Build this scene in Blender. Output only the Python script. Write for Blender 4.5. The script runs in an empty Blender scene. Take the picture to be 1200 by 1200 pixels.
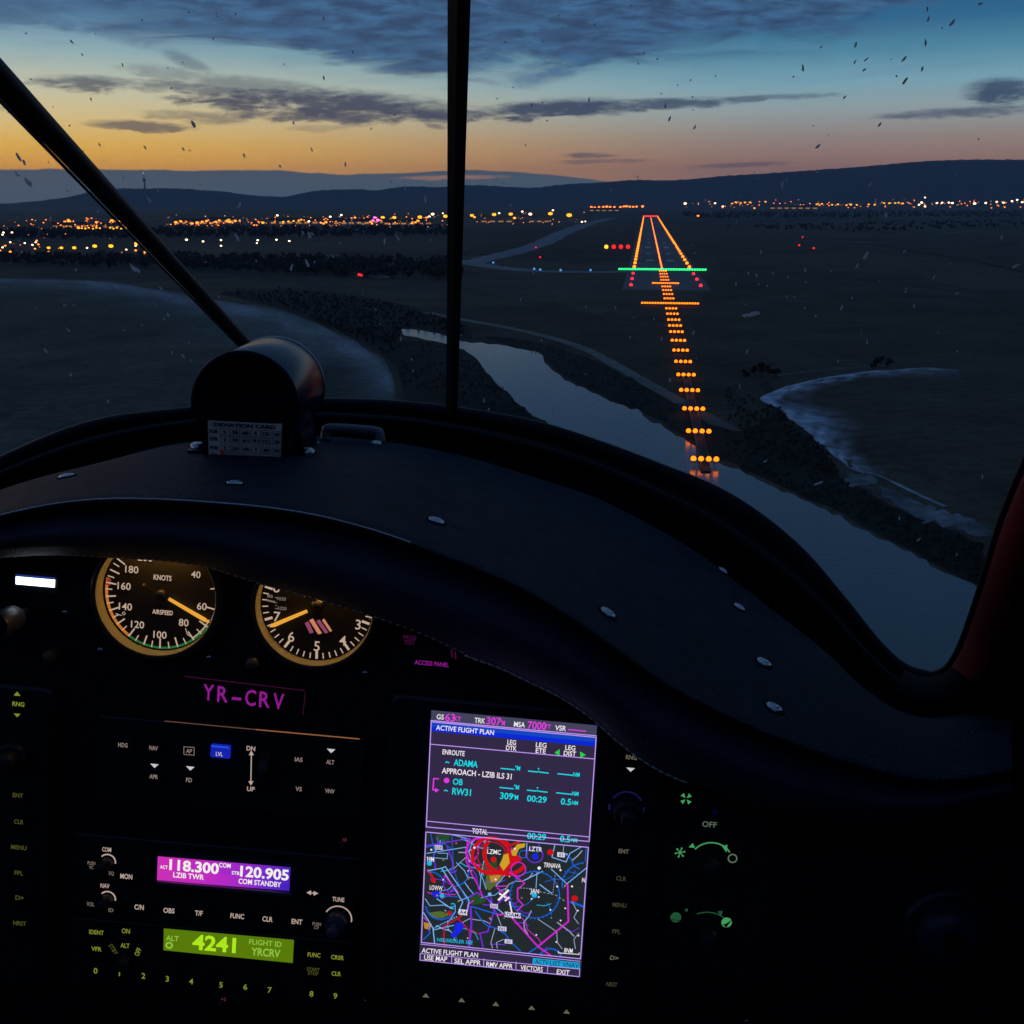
import bpy, bmesh, math, random
from mathutils import Vector, Matrix, noise as mnoise
random.seed(7)
S = bpy.context.scene
COL = S.collection
R = math.radians
F = 1200.0                       # focal length of the photograph in its own pixels
PITCH = math.atan(366.0 / 1200)  # camera looks this far below the horizon
HEIGHT = 59.0                    # metres above the ground on short final

# ------------------------------------------------------------------ camera
cam_data = bpy.data.cameras.new('camera')
cam_data.lens = 36.0
cam_data.sensor_width = 36.0
cam_data.clip_start = 0.02
cam_data.clip_end = 90000
cam = bpy.data.objects.new('camera', cam_data)
COL.objects.link(cam)
CAMM = Matrix.Translation((0, 0, HEIGHT)) @ Matrix.Rotation(math.pi / 2 - PITCH, 4, 'X')
cam.matrix_world = CAMM
S.camera = cam
CAM3 = CAMM.to_3x3()
EYE = Vector((0, 0, HEIGHT))

def cp(px, py, d):               # a point of the cabin, seen from the pilot's eye, at depth d
    return Vector(((px - 600) / F * d, (600 - py) / F * d, -d))
def ray(px, py):
    return (CAM3 @ cp(px, py, 1.0)).normalized()
def ground(px, py, z=0.0):
    d = ray(px, py)
    t = (z - HEIGHT) / d.z
    return EYE + d * t
def azel(px, py):
    d = ray(px, py)
    return math.degrees(math.atan2(d.x, d.y)), math.degrees(math.asin(d.z))

# ------------------------------------------------------------------ materials
def srgb(r, g, b):
    f = lambda c: (c / 255 / 12.92) if c / 255 <= 0.04045 else ((c / 255 + 0.055) / 1.055) ** 2.4
    return (f(r), f(g), f(b))
MATS = {}
def mat(name, col, rough=0.6, metal=0.0, spec=0.5, var=0.0, scale=40.0, bump=0.0, bscale=None, coat=0.0):
    if name in MATS: return MATS[name]
    m = bpy.data.materials.new(name); m.use_nodes = True
    nt = m.node_tree; b = nt.nodes['Principled BSDF']
    b.inputs['Base Color'].default_value = (*col, 1)
    b.inputs['Roughness'].default_value = rough
    b.inputs['Metallic'].default_value = metal
    b.inputs['Specular IOR Level'].default_value = spec
    b.inputs['Coat Weight'].default_value = coat
    if var or bump:
        tc = nt.nodes.new('ShaderNodeTexCoord')
        n = nt.nodes.new('ShaderNodeTexNoise'); n.inputs['Scale'].default_value = scale; n.inputs['Detail'].default_value = 5
        nt.links.new(tc.outputs['Object'], n.inputs['Vector'])
        if var:
            r = nt.nodes.new('ShaderNodeMapRange'); r.inputs[1].default_value = 0.3; r.inputs[2].default_value = 0.7
            r.inputs[3].default_value = 1 - var; r.inputs[4].default_value = 1 + var
            nt.links.new(n.outputs['Fac'], r.inputs[0])
            h = nt.nodes.new('ShaderNodeHueSaturation'); h.inputs['Color'].default_value = (*col, 1)
            nt.links.new(r.outputs[0], h.inputs['Value']); nt.links.new(h.outputs[0], b.inputs['Base Color'])
        if bump:
            v = nt.nodes.new('ShaderNodeTexVoronoi'); v.inputs['Scale'].default_value = bscale or scale
            nt.links.new(tc.outputs['Object'], v.inputs['Vector'])
            bp = nt.nodes.new('ShaderNodeBump'); bp.inputs['Strength'].default_value = bump; bp.inputs['Distance'].default_value = 0.001
            nt.links.new(v.outputs['Distance'], bp.inputs['Height']); nt.links.new(bp.outputs[0], b.inputs['Normal'])
    MATS[name] = m
    return m
def glow(name, col, strength, sample=False):
    if name in MATS: return MATS[name]
    m = bpy.data.materials.new(name); m.use_nodes = True
    nt = m.node_tree; nt.nodes.clear()
    e = nt.nodes.new('ShaderNodeEmission'); o = nt.nodes.new('ShaderNodeOutputMaterial')
    e.inputs['Color'].default_value = (*col, 1); e.inputs['Strength'].default_value = strength
    nt.links.new(e.outputs[0], o.inputs['Surface'])
    m.cycles.emission_sampling = 'AUTO' if sample else 'NONE'
    MATS[name] = m
    return m

# ------------------------------------------------------------------ object helpers
def mesh_obj(name, verts, faces, mats, parent=None, midx=None, smooth=False, matrix=None):
    me = bpy.data.meshes.new(name)
    me.from_pydata([tuple(v) for v in verts], [], faces)
    for m in (mats if isinstance(mats, (list, tuple)) else [mats]): me.materials.append(m)
    if midx: me.polygons.foreach_set('material_index', midx)
    if smooth: me.polygons.foreach_set('use_smooth', [True] * len(me.polygons))
    me.update()
    o = bpy.data.objects.new(name, me); COL.objects.link(o)
    if parent is not None: o.parent = parent
    if matrix is not None: o.matrix_world = matrix
    return o
def tag(o, label=None, cat=None, group=None, kind=None):
    if label: o['label'] = label
    if cat: o['category'] = cat
    if group: o['group'] = group
    if kind: o['kind'] = kind
    return o
def empty(name, matrix, label, cat, group=None):
    o = bpy.data.objects.new(name, None); COL.objects.link(o)
    o.empty_display_size = 0.05
    o.matrix_world = matrix
    return tag(o, label, cat, group)
class MB:
    """collects the pieces of one mesh"""
    def __init__(self): self.v, self.f, self.m, self.mats = [], [], [], []
    def mi(self, m):
        if m not in self.mats: self.mats.append(m)
        return self.mats.index(m)
    def add(self, vs, fs, m):
        k = len(self.v); i = self.mi(m)
        self.v += [Vector(p) for p in vs]
        for f in fs: self.f.append([k + j for j in f]); self.m.append(i)
    def grid(self, rows, m, close=False):
        n = len(rows[0]); vs = [p for r in rows for p in r]; fs = []
        for i in range(len(rows) - 1):
            for j in range(n if close else n - 1):
                a, b = i * n + j, i * n + (j + 1) % n
                fs.append((a, b, b + n, a + n))
        self.add(vs, fs, m)
    def box(self, lo, hi, m, ch=0.0):
        x0, y0, z0 = lo; x1, y1, z1 = hi
        if ch <= 0:
            vs = [(x0,y0,z0),(x1,y0,z0),(x1,y1,z0),(x0,y1,z0),(x0,y0,z1),(x1,y0,z1),(x1,y1,z1),(x0,y1,z1)]
            self.add(vs, [(0,3,2,1),(4,5,6,7),(0,1,5,4),(1,2,6,5),(2,3,7,6),(3,0,4,7)], m)
        else:      # chamfered towards +z, rounded corners
            def rr(x0,y0,x1,y1,r,z):
                out = []
                for cx, cy, a0 in ((x1-r,y1-r,0),(x0+r,y1-r,90),(x0+r,y0+r,180),(x1-r,y0+r,270)):
                    for k in range(4):
                        a = R(a0 + k * 30); out.append((cx + r*math.cos(a), cy + r*math.sin(a), z))
                return out
            rows = [rr(x0,y0,x1,y1,ch*1.6,z0), rr(x0,y0,x1,y1,ch*1.6,z1-ch), rr(x0+ch*.35,y0+ch*.35,x1-ch*.35,y1-ch*.35,ch*1.4,z1-ch*.35), rr(x0+ch,y0+ch,x1-ch,y1-ch,ch,z1)]
            self.grid(rows, m, True)
            k = len(self.v) - 16; self.f.append(list(range(k, k + 16))); self.m.append(self.mi(m))
    def lathe(self, prof, m, n=32, c=(0,0), a0=0, a1=360, knurl=0.0):
        full = abs(a1 - a0 - 360) < 1e-6
        rows = []
        for (r, z) in prof:
            row = []
            for k in range(n if full else n + 1):
                a = R(a0 + (a1 - a0) * k / n)
                rr = r * (1 + knurl * (k % 2)) if r > 1e-6 else r
                row.append((c[0] + rr*math.cos(a), c[1] + rr*math.sin(a), z))
            rows.append(row)
        self.grid(rows, m, full)
    def tube(self, pts, rad, m, n=10, caps=True):
        pts = [Vector(p) for p in pts]; rows = []
        prev = None
        for i, p in enumerate(pts):
            t = (pts[min(i+1, len(pts)-1)] - pts[max(i-1, 0)]).normalized()
            up = Vector((0,0,1)) if abs(t.z) < 0.9 else Vector((1,0,0))
            if prev is not None: up = prev
            s = t.cross(up).normalized(); u = s.cross(t).normalized(); prev = u
            r = rad[i] if isinstance(rad, (list, tuple)) else rad
            rows.append([p + (s*math.cos(2*math.pi*k/n) + u*math.sin(2*math.pi*k/n)) * r for k in range(n)])
        self.grid(rows, m, True)
        if caps:
            k = len(self.v) - n; self.f.append(list(range(k, k+n))); self.m.append(self.mi(m))
            k0 = len(self.v) - n*len(pts); self.f.append(list(range(k0+n-1, k0-1, -1))); self.m.append(self.mi(m))
    def build(self, name, parent=None, smooth=False, matrix=None):
        return mesh_obj(name, self.v, self.f, self.mats, parent, self.m, smooth, matrix)
def curve(pts, x):               # smooth interpolation through (x, y) pairs
    n = len(pts)
    if x <= pts[0][0]:
        (x0, y0), (x1, y1) = pts[0], pts[1]; return y0 + (y1 - y0) * (x - x0) / (x1 - x0)
    if x >= pts[-1][0]:
        (x0, y0), (x1, y1) = pts[-2], pts[-1]; return y1 + (y1 - y0) * (x - x1) / (x1 - x0)
    for i in range(n - 1):
        if pts[i][0] <= x <= pts[i+1][0]: break
    x0, y0 = pts[i]; x1, y1 = pts[i+1]; h = x1 - x0; t = (x - x0) / h
    d = (y1 - y0) / h
    dl = (y0 - pts[i-1][1]) / (x0 - pts[i-1][0]) if i > 0 else d
    dr = (pts[i+2][1] - y1) / (pts[i+2][0] - x1) if i + 2 < n else d
    m0, m1 = (dl + d) / 2, (d + dr) / 2
    return (2*t**3-3*t*t+1)*y0 + (t**3-2*t*t+t)*h*m0 + (-2*t**3+3*t*t)*y1 + (t**3-t*t)*h*m1
def smooth_line(pts, n=6):       # Catmull-Rom through points of any dimension
    pts = [Vector(p) for p in pts]; out = []
    for i in range(len(pts) - 1):
        p0, p1, p2, p3 = pts[max(i-1,0)], pts[i], pts[i+1], pts[min(i+2,len(pts)-1)]
        for k in range(n):
            t = k / n
            out.append(0.5*((2*p1)+(p2-p0)*t+(2*p0-5*p1+4*p2-p3)*t*t+(3*p1-p0-3*p2+p3)*t**3))
    out.append(pts[-1]); return out

# ------------------------------------------------------------------ lettering
_TX = {}
def text_geo(s, bold=0.0, spacing=1.0):
    key = (s, bold, spacing)
    if key in _TX: return _TX[key]
    cu = bpy.data.curves.new('lettering', 'FONT'); cu.body = s; cu.size = 1.0; cu.offset = bold
    cu.resolution_u = 3; cu.space_character = spacing; cu.space_line = 0.85; cu.align_x = 'CENTER'
    ob = bpy.data.objects.new('lettering', cu)
    me = bpy.data.meshes.new_from_object(ob)
    vs = [(v.co.x, v.co.y) for v in me.vertices]; fs = [list(p.vertices) for p in me.polygons]
    bpy.data.objects.remove(ob); bpy.data.curves.remove(cu); bpy.data.meshes.remove(me)
    x0 = min(v[0] for v in vs); x1 = max(v[0] for v in vs); y0 = min(v[1] for v in vs); y1 = max(v[1] for v in vs)
    _TX[key] = (vs, fs, (x0, y0, x1, y1)); return _TX[key]
SKY_GAIN = 1.0; HAZE = 4.5e-5
# ------------------------------------------------------------------ sky
world = bpy.data.worlds.new('World'); S.world = world; world.use_nodes = True
wt = world.node_tree; wt.nodes.clear()
def N(t, **k):
    n = wt.nodes.new(t)
    for a, b in k.items(): setattr(n, a, b)
    return n
def L(a, b): wt.links.new(a, b)
def setin(sock, v):
    if hasattr(v, 'is_linked') or hasattr(v, 'node'): L(v, sock)
    else: sock.default_value = v
def M(op, a, b=None, c=None, clamp=False):
    n = N('ShaderNodeMath', operation=op, use_clamp=clamp)
    setin(n.inputs[0], a)
    if b is not None: setin(n.inputs[1], b)
    if c is not None: setin(n.inputs[2], c)
    return n.outputs[0]
def sstep(x, lo, hi):
    n = N('ShaderNodeMapRange', interpolation_type='SMOOTHSTEP')
    setin(n.inputs[0], x); n.inputs[1].default_value = lo; n.inputs[2].default_value = hi
    return n.outputs[0]
def mixc(f, a, b):
    n = N('ShaderNodeMix', data_type='RGBA')
    setin(n.inputs[0], f)
    for i, v in ((6, a), (7, b)):
        if isinstance(v, tuple): n.inputs[i].default_value = (*v, 1)
        else: L(v, n.inputs[i])
    return n.outputs[2]
def ramp(fac, stops, interp='LINEAR'):
    n = N('ShaderNodeValToRGB'); cr = n.color_ramp; cr.interpolation = interp
    while len(cr.elements) < len(stops): cr.elements.new(0.5)
    for e, (p, c) in zip(cr.elements, stops):
        e.position = p; e.color = (*c, 1) if isinstance(c, tuple) else (c, c, c, 1)
    L(fac, n.inputs[0]); return n.outputs[0]
tc = N('ShaderNodeTexCoord'); sep = N('ShaderNodeSeparateXYZ'); L(tc.outputs['Generated'], sep.inputs[0])
az = M('MULTIPLY', M('ARCTAN2', sep.outputs[0], sep.outputs[1]), 57.29578)
el = M('MULTIPLY', M('ARCSINE', sep.outputs[2]), 57.29578)
def sknoise(sx, sy, detail=6, rough=0.55, off=0.0, dist=0.0):
    c = N('ShaderNodeCombineXYZ'); L(M('MULTIPLY', az, sx), c.inputs[0]); L(M('MULTIPLY', el, sy), c.inputs[1]); c.inputs[2].default_value = off
    n = N('ShaderNodeTexNoise'); n.inputs['Scale'].default_value = 1.0; n.inputs['Detail'].default_value = detail
    n.inputs['Roughness'].default_value = rough; n.inputs['Distortion'].default_value = dist
    L(c.outputs[0], n.inputs['Vector']); return M('SUBTRACT', n.outputs['Fac'], 0.5)
eln = M('DIVIDE', el, 40.0, clamp=True)
E = lambda d: d / 40.0
left = ramp(eln, [(0, srgb(296,206,20)), (E(1.6), srgb(290,206,36)), (E(2.6), srgb(272,212,80)), (E(3.8), srgb(246,218,146)), (E(5.2), srgb(216,216,184)),
                  (E(6.9), srgb(154,188,194)), (E(8.3), srgb(98,148,180)), (E(10), srgb(52,92,136)), (E(16), srgb(60,94,142)), (1, srgb(60,86,128))])
right = ramp(eln, [(0, srgb(182,132,108)), (E(1.8), srgb(186,140,118)), (E(3.0), srgb(172,154,142)), (E(4.4), srgb(160,178,180)), (E(5.6), srgb(132,178,194)),
                   (E(6.9), srgb(88,148,174)), (E(8.3), srgb(48,110,150)), (E(10), srgb(38,90,134)), (E(16), srgb(54,92,142)), (1, srgb(60,86,128))])
side = sstep(az, -25.0, 16.0)
base = mixc(side, left, right)
# the east behind the aircraft is dull
back = sstep(M('ABSOLUTE', M('ADD', az, 20.0)), 60.0, 150.0)
base = mixc(back, base, ramp(eln, [(0, srgb(92,92,116)), (E(8), srgb(70,86,124)), (1, srgb(50,74,118))]))
col = base
# thin high veil
veil = sknoise(0.10, 0.75, 7, 0.6, 3.1, 0.6)
col = mixc(M('MULTIPLY', sstep(veil, -0.05, 0.22), M('MULTIPLY', sstep(el, 4.5, 8.5), 0.45)), col, srgb(70,104,140))
# big dark cloud mass overhead
def edge_curve(pts):             # pixel outline -> elevation by azimuth
    st = []
    for px, py in pts:
        a, e = azel(px, py); st.append(((a + 45) / 90, max(e, 0) / 20))
    fac = M('DIVIDE', M('ADD', az, 45.0), 90.0, clamp=True)
    return M('MULTIPLY', ramp(fac, st, 'LINEAR'), 20.0)
n1 = sknoise(0.16, 0.8, 8, 0.58, 0.0, 0.8); n2 = sknoise(0.5, 2.2, 6, 0.6, 7.0, 0.3)
edge1 = edge_curve([(-200,24),(60,36),(200,44),(330,60),(400,76),(470,90),(560,97),(650,92),(760,74),(860,62),(950,46),(1030,24),(1120,-20),(1300,-80)])
m1 = M('SUBTRACT', M('ADD', el, M('ADD', M('MULTIPLY', n1, 4.6), M('MULTIPLY', n2, 0.8))), edge1)
c1 = mixc(sstep(n2, -0.2, 0.25), srgb(46,70,104), srgb(70,116,160))
c1 = mixc(sstep(n1, 0.0, 0.3), c1, srgb(56,86,124))
fade = M('MULTIPLY', sstep(az, -30.0, -8.0), 0.35)
op = M('MULTIPLY', sstep(m1, -0.25, 0.95), M('ADD', fade, 0.60))
op = M('MULTIPLY', op, M('SUBTRACT', 1.0, back))
col = mixc(op, col, c1)
# long thin streaks, lit from beyond
ns = sknoise(0.45, 1.6, 7, 0.62, 11.0, 0.5); ns2 = sknoise(1.6, 6.0, 5, 0.6, 17.0)
def streak(p0, p1, th, hard=1.0, k=1.1):
    (a0, e0), (a1, e1) = azel(*p0), azel(*p1)
    ca, ce = (a0 + a1) / 2, (e0 + e1) / 2; ln = math.hypot(a1 - a0, e1 - e0) / 2; an = math.atan2(e1 - e0, a1 - a0); t = th * 0.050
    da, de = M('SUBTRACT', az, ca), M('SUBTRACT', el, ce)
    u = M('DIVIDE', M('ADD', M('MULTIPLY', da, math.cos(an)), M('MULTIPLY', de, math.sin(an))), ln)
    v = M('DIVIDE', M('SUBTRACT', M('MULTIPLY', de, math.cos(an)), M('MULTIPLY', da, math.sin(an))), t)
    v = M('ADD', v, M('MULTIPLY', ns, 1.3))
    r2 = M('ADD', M('MULTIPLY', u, u), M('MULTIPLY', v, v))
    x = M('ADD', M('SUBTRACT', 1.0, r2), M('ADD', M('MULTIPLY', ns, k * 2.3), M('MULTIPLY', ns2, k * 0.8)))
    return M('MULTIPLY', sstep(x, -0.1, 1.0), hard)
ms = None
for a in (((15,97),(170,98),9,.85),((130,78),(270,96),9,.45),((180,92),(420,112),12,.6),((180,106),(580,134),18,1.0),((380,128),(620,138),9,1.0),((120,96),(330,112),9,.8),((190,58),(260,92),8,.5),((100,143),(240,152),6,.8),((150,132),(300,142),7,.6),
          ((230,134),(560,137),9,.9),((540,134),(760,122),12,1.0),((600,128),(900,116),7,.9),((800,119),(1000,110),4,.7),((1120,105),(1240,108),14,.95),((1010,138),(1260,124),6,.75),
          ((655,181),(730,184),4,.8),((640,190),(770,188),3,.5),((800,196),(940,190),3,.5),((330,150),(420,150),4,.3),((-150,120),(10,128),12,.7)):
    s = streak(*a); ms = s if ms is None else M('MAXIMUM', ms, s)
cs = mixc(side, srgb(62,66,88), srgb(46,66,98)); cs = mixc(sstep(el, 4.6, 6.5), cs, srgb(56,78,106))
col = mixc(M('MULTIPLY', ms, 0.92), col, cs)
# low bank of stratus on the western horizon
edge2 = edge_curve([(-300,197),(0,197),(250,198),(330,199),(400,204),(460,202),(530,198),(600,200),(640,203),(695,209),(725,213),(800,233),(1300,234)])
nb = sknoise(0.35, 0.3, 6, 0.6, 23.0)
b2 = M('SUBTRACT', M('ADD', edge2, M('MULTIPLY', nb, 0.30)), el)
gap = streak((455,209),(600,207),3.0,0.8)
cb = mixc(gap, ramp(eln, [(0, srgb(92,112,122)), (E(1.0), srgb(94,110,116)), (E(1.7), srgb(98,102,102))]), srgb(214,150,112))
col = mixc(M('MULTIPLY', sstep(b2, 0.0, 0.10), M('SUBTRACT', 1.0, back)), col, cb)
# physical twilight sky on top, faint
nish = N('ShaderNodeTexSky', sky_type='NISHITA'); nish.sun_disc = False
nish.sun_elevation = R(1.0); nish.sun_rotation = R(-34); nish.air_density = 1.5; nish.dust_density = 1.0
bg1 = N('ShaderNodeBackground'); L(col, bg1.inputs[0]); bg1.inputs[1].default_value = SKY_GAIN
bg2 = N('ShaderNodeBackground'); L(nish.outputs[0], bg2.inputs[0]); bg2.inputs[1].default_value = 0.004
ad = N('ShaderNodeAddShader'); L(bg1.outputs[0], ad.inputs[0]); L(bg2.outputs[0], ad.inputs[1])
wo = N('ShaderNodeOutputWorld'); L(ad.outputs[0], wo.inputs[0])
# faint lamp added for the western afterglow; the sun itself has set
sd = bpy.data.lights.new('sun', 'SUN'); sd.energy = 0.04; sd.angle = R(12); sd.color = (1.0, 0.62, 0.34)
sun = bpy.data.objects.new('sun', sd); COL.objects.link(sun)
a, e = R(-34), R(3.0)
sun.rotation_euler = Vector((-math.sin(a)*math.cos(e), -math.cos(a)*math.cos(e), -math.sin(e))).to_track_quat('-Z', 'Y').to_euler()
S.view_settings.view_transform = 'Standard'; S.view_settings.look = 'None'; S.view_settings.exposure = 0; S.view_settings.gamma = 1
# ------------------------------------------------------------------ land
from mathutils.geometry import tessellate_polygon
def land_mat(name, dark, light, patch=180.0, rough=0.95, frost=None, sharp=1.3, nsc=0.02):
    m = bpy.data.materials.new(name); m.use_nodes = True; nt = m.node_tree; b = nt.nodes['Principled BSDF']
    b.inputs['Roughness'].default_value = rough; b.inputs['Specular IOR Level'].default_value = 0.1
    g = nt.nodes.new('ShaderNodeNewGeometry')
    mp = nt.nodes.new('ShaderNodeMapping'); mp.inputs['Rotation'].default_value = (0, 0, R(24)); mp.inputs['Scale'].default_value = (1 / patch, 1 / (patch * 2.2), 1)
    nt.links.new(g.outputs['Position'], mp.inputs['Vector'])
    v = nt.nodes.new('ShaderNodeTexVoronoi'); v.inputs['Scale'].default_value = 1.0; nt.links.new(mp.outputs[0], v.inputs['Vector'])
    sp = nt.nodes.new('ShaderNodeSeparateColor'); nt.links.new(v.outputs['Color'], sp.inputs[0])
    n = nt.nodes.new('ShaderNodeTexNoise'); n.inputs['Scale'].default_value = nsc; n.inputs['Detail'].default_value = 9; n.inputs['Roughness'].default_value = 0.7
    nt.links.new(g.outputs['Position'], n.inputs['Vector'])
    w = nt.nodes.new('ShaderNodeTexWave'); w.inputs['Scale'].default_value = 0.05; w.inputs['Distortion'].default_value = 3; w.inputs['Detail'].default_value = 3
    mp2 = nt.nodes.new('ShaderNodeMapping'); mp2.inputs['Rotation'].default_value = (0, 0, R(70)); nt.links.new(g.outputs['Position'], mp2.inputs['Vector']); nt.links.new(mp2.outputs[0], w.inputs['Vector'])
    a = nt.nodes.new('ShaderNodeMath'); a.operation = 'MULTIPLY_ADD'; nt.links.new(sp.outputs[0], a.inputs[0]); a.inputs[1].default_value = 0.55
    s = nt.nodes.new('ShaderNodeMath'); s.operation = 'MULTIPLY_ADD'; nt.links.new(n.outputs['Fac'], s.inputs[0]); s.inputs[1].default_value = sharp; s.inputs[2].default_value = 0.2 - sharp / 2
    nt.links.new(s.outputs[0], a.inputs[2])
    a2 = nt.nodes.new('ShaderNodeMath'); a2.operation = 'MULTIPLY_ADD'; a2.use_clamp = True; nt.links.new(w.outputs['Fac'], a2.inputs[0]); a2.inputs[1].default_value = 0.12; nt.links.new(a.outputs[0], a2.inputs[2])
    mx = nt.nodes.new('ShaderNodeMix'); mx.data_type = 'RGBA'; nt.links.new(a2.outputs[0], mx.inputs[0])
    mx.inputs[6].default_value = (*dark, 1); mx.inputs[7].default_value = (*light, 1)
    out = mx.outputs[2]
    if frost:
        at = nt.nodes.new('ShaderNodeAttribute'); at.attribute_name = 'frost'
        k = nt.nodes.new('ShaderNodeMath'); k.operation = 'MULTIPLY_ADD'; nt.links.new(n.outputs['Fac'], k.inputs[0]); k.inputs[1].default_value = 1.6; k.inputs[2].default_value = -0.8
        k2 = nt.nodes.new('ShaderNodeMath'); k2.operation = 'MULTIPLY_ADD'; nt.links.new(k.outputs[0], k2.inputs[0]); nt.links.new(at.outputs['Fac'], k2.inputs[1]); nt.links.new(at.outputs['Fac'], k2.inputs[2]); k2.use_clamp = True
        m2 = nt.nodes.new('ShaderNodeMix'); m2.data_type = 'RGBA'; nt.links.new(k2.outputs[0], m2.inputs[0]); nt.links.new(out, m2.inputs[6]); m2.inputs[7].default_value = (*frost, 1); out = m2.outputs[2]
    n3 = nt.nodes.new('ShaderNodeTexNoise'); n3.inputs['Scale'].default_value = 0.22; n3.inputs['Detail'].default_value = 10; n3.inputs['Roughness'].default_value = 0.85
    nt.links.new(g.outputs['Position'], n3.inputs['Vector'])
    mr = nt.nodes.new('ShaderNodeMapRange'); mr.inputs[1].default_value = 0.32; mr.inputs[2].default_value = 0.68; mr.inputs[3].default_value = 0.45; mr.inputs[4].default_value = 1.6
    nt.links.new(n3.outputs['Fac'], mr.inputs[0])
    hv = nt.nodes.new('ShaderNodeHueSaturation'); nt.links.new(mr.outputs[0], hv.inputs['Value']); nt.links.new(out, hv.inputs['Color']); out = hv.outputs[0]
    nt.links.new(out, b.inputs['Base Color'])
    bp = nt.nodes.new('ShaderNodeBump'); bp.inputs['Strength'].default_value = 0.5; bp.inputs['Distance'].default_value = 1.0
    nt.links.new(n.outputs['Fac'], bp.inputs['Height']); nt.links.new(bp.outputs[0], b.inputs['Normal'])
    return m
def sheet(name, outline, z, material, loop=True, n=4):
    pts = [ground(*p) for p in outline] if len(outline[0]) == 2 else [Vector(p) for p in outline]
    if n > 1: pts = smooth_line(pts + ([pts[0]] if loop else []), n)[:-1 if loop else None]
    pts = [Vector((p.x, p.y, z)) for p in pts]
    tris = [list(t) for t in tessellate_polygon([pts])]
    o = mesh_obj(name, pts, tris, material); bm = bmesh.new(); bm.from_mesh(o.data)
    bmesh.ops.recalc_face_normals(bm, faces=bm.faces)
    if sum(f.normal.z for f in bm.faces) < 0: bmesh.ops.reverse_faces(bm, faces=bm.faces)
    bm.to_mesh(o.data); bm.free()
    return tag(o, kind='structure')
def ribbon(name, line, width, z, material, n=8):
    pts = smooth_line([ground(*p) for p in line], n); vs = []
    for i, p in enumerate(pts):
        t = (pts[min(i+1,len(pts)-1)] - pts[max(i-1,0)]); t.z = 0; t.normalize(); s = Vector((t.y, -t.x, 0))
        w = (width[0] + (width[1]-width[0]) * i/(len(pts)-1)) if isinstance(width, tuple) else width
        w *= 1 + 0.25 * mnoise.noise(p * 0.03)
        vs += [Vector((p.x, p.y, z)) - s*w/2, Vector((p.x, p.y, z)) + s*w/2]
    return tag(mesh_obj(name, vs, [(2*i, 2*i+1, 2*i+3, 2*i+2) for i in range(len(pts)-1)], material), kind='structure')
EARTH = land_mat('field earth', (0.030, 0.024, 0.017), (0.118, 0.092, 0.060), sharp=2.0)
rings = [0, 60, 200, 500, 1000, 2000, 4000, 8000, 14000, 19500]
gm = MB(); gm.grid([[(r*math.cos(2*math.pi*k/64), r*math.sin(2*math.pi*k/64), 0) for k in range(64)] for r in rings[1:]], EARTH, True)
gm.add([(0,0,0)] + [(60*math.cos(2*math.pi*k/64), 60*math.sin(2*math.pi*k/64), 0) for k in range(64)], [(0, 1+k, 1+(k+1) % 64) for k in range(64)], EARTH)
tag(gm.build('ground'), kind='structure')

# hills: a real ridge, three kilometres deep
crest = [(-900,232),(-300,240),(0,240),(50,235),(100,228),(140,222),(170,221),(215,221),(250,224),(300,229),(335,230),(365,224),(400,222),(440,223),(470,219),(520,219),
         (550,217),(600,219),(625,220),(660,216),(700,214),(740,211),(790,211),(850,206),(900,203),(1000,196),(1100,188),(1200,187),(1500,190),(2200,205)]
HILLM = land_mat('forested hill', (0.030, 0.034, 0.030), (0.070, 0.074, 0.060), 400)
rc, rows = 10500.0, []
prof = [(8800,-0.02),(9000,.03),(9300,.14),(9600,.30),(9900,.50),(10150,.72),(10350,.92),(10500,1.0),(10700,.98),(11200,.85),(12000,.55),(13000,.2),(14000,-0.02)]
cols = []
for i in range(1101):
    px = -900 + i * 3100 / 1100
    d = ray(px, curve(crest, px)); az_ = math.atan2(d.x, d.y)
    zc = HEIGHT + rc * d.z / math.hypot(d.x, d.y)
    cols.append((az_, zc))
cols.sort()
for r, h in prof:
    row = []
    for a_, zc in cols:
        x, y = r*math.sin(a_), r*math.cos(a_)
        nz = mnoise.fractal(Vector((x*0.0012, y*0.0012, 3)), 1.0, 2.0, 5) * 50 + mnoise.fractal(Vector((x*0.006, y*0.006, 9)), 1.0, 2.0, 3) * 6
        k = h * (1 - abs(h - 1.0)) if h < 1 else 1
        damp = 0.0 if h <= 0 else (0.12 if r == 10500 else 1.0) * min(1, h * 3)
        hf = (mnoise.noise(Vector((x*0.02, 7, 0))) * 7 + mnoise.noise(Vector((x*0.07, 2, 0))) * 5) if 10300 < r < 10800 else 0
        row.append((x, y, max(h, -0.02) * zc + nz * damp * (0.7 if h < 1 else .2) + hf))
    rows.append(row)
hm = MB(); hm.grid(rows, HILLM); tag(hm.build('hills', smooth=True), kind='structure')

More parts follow.
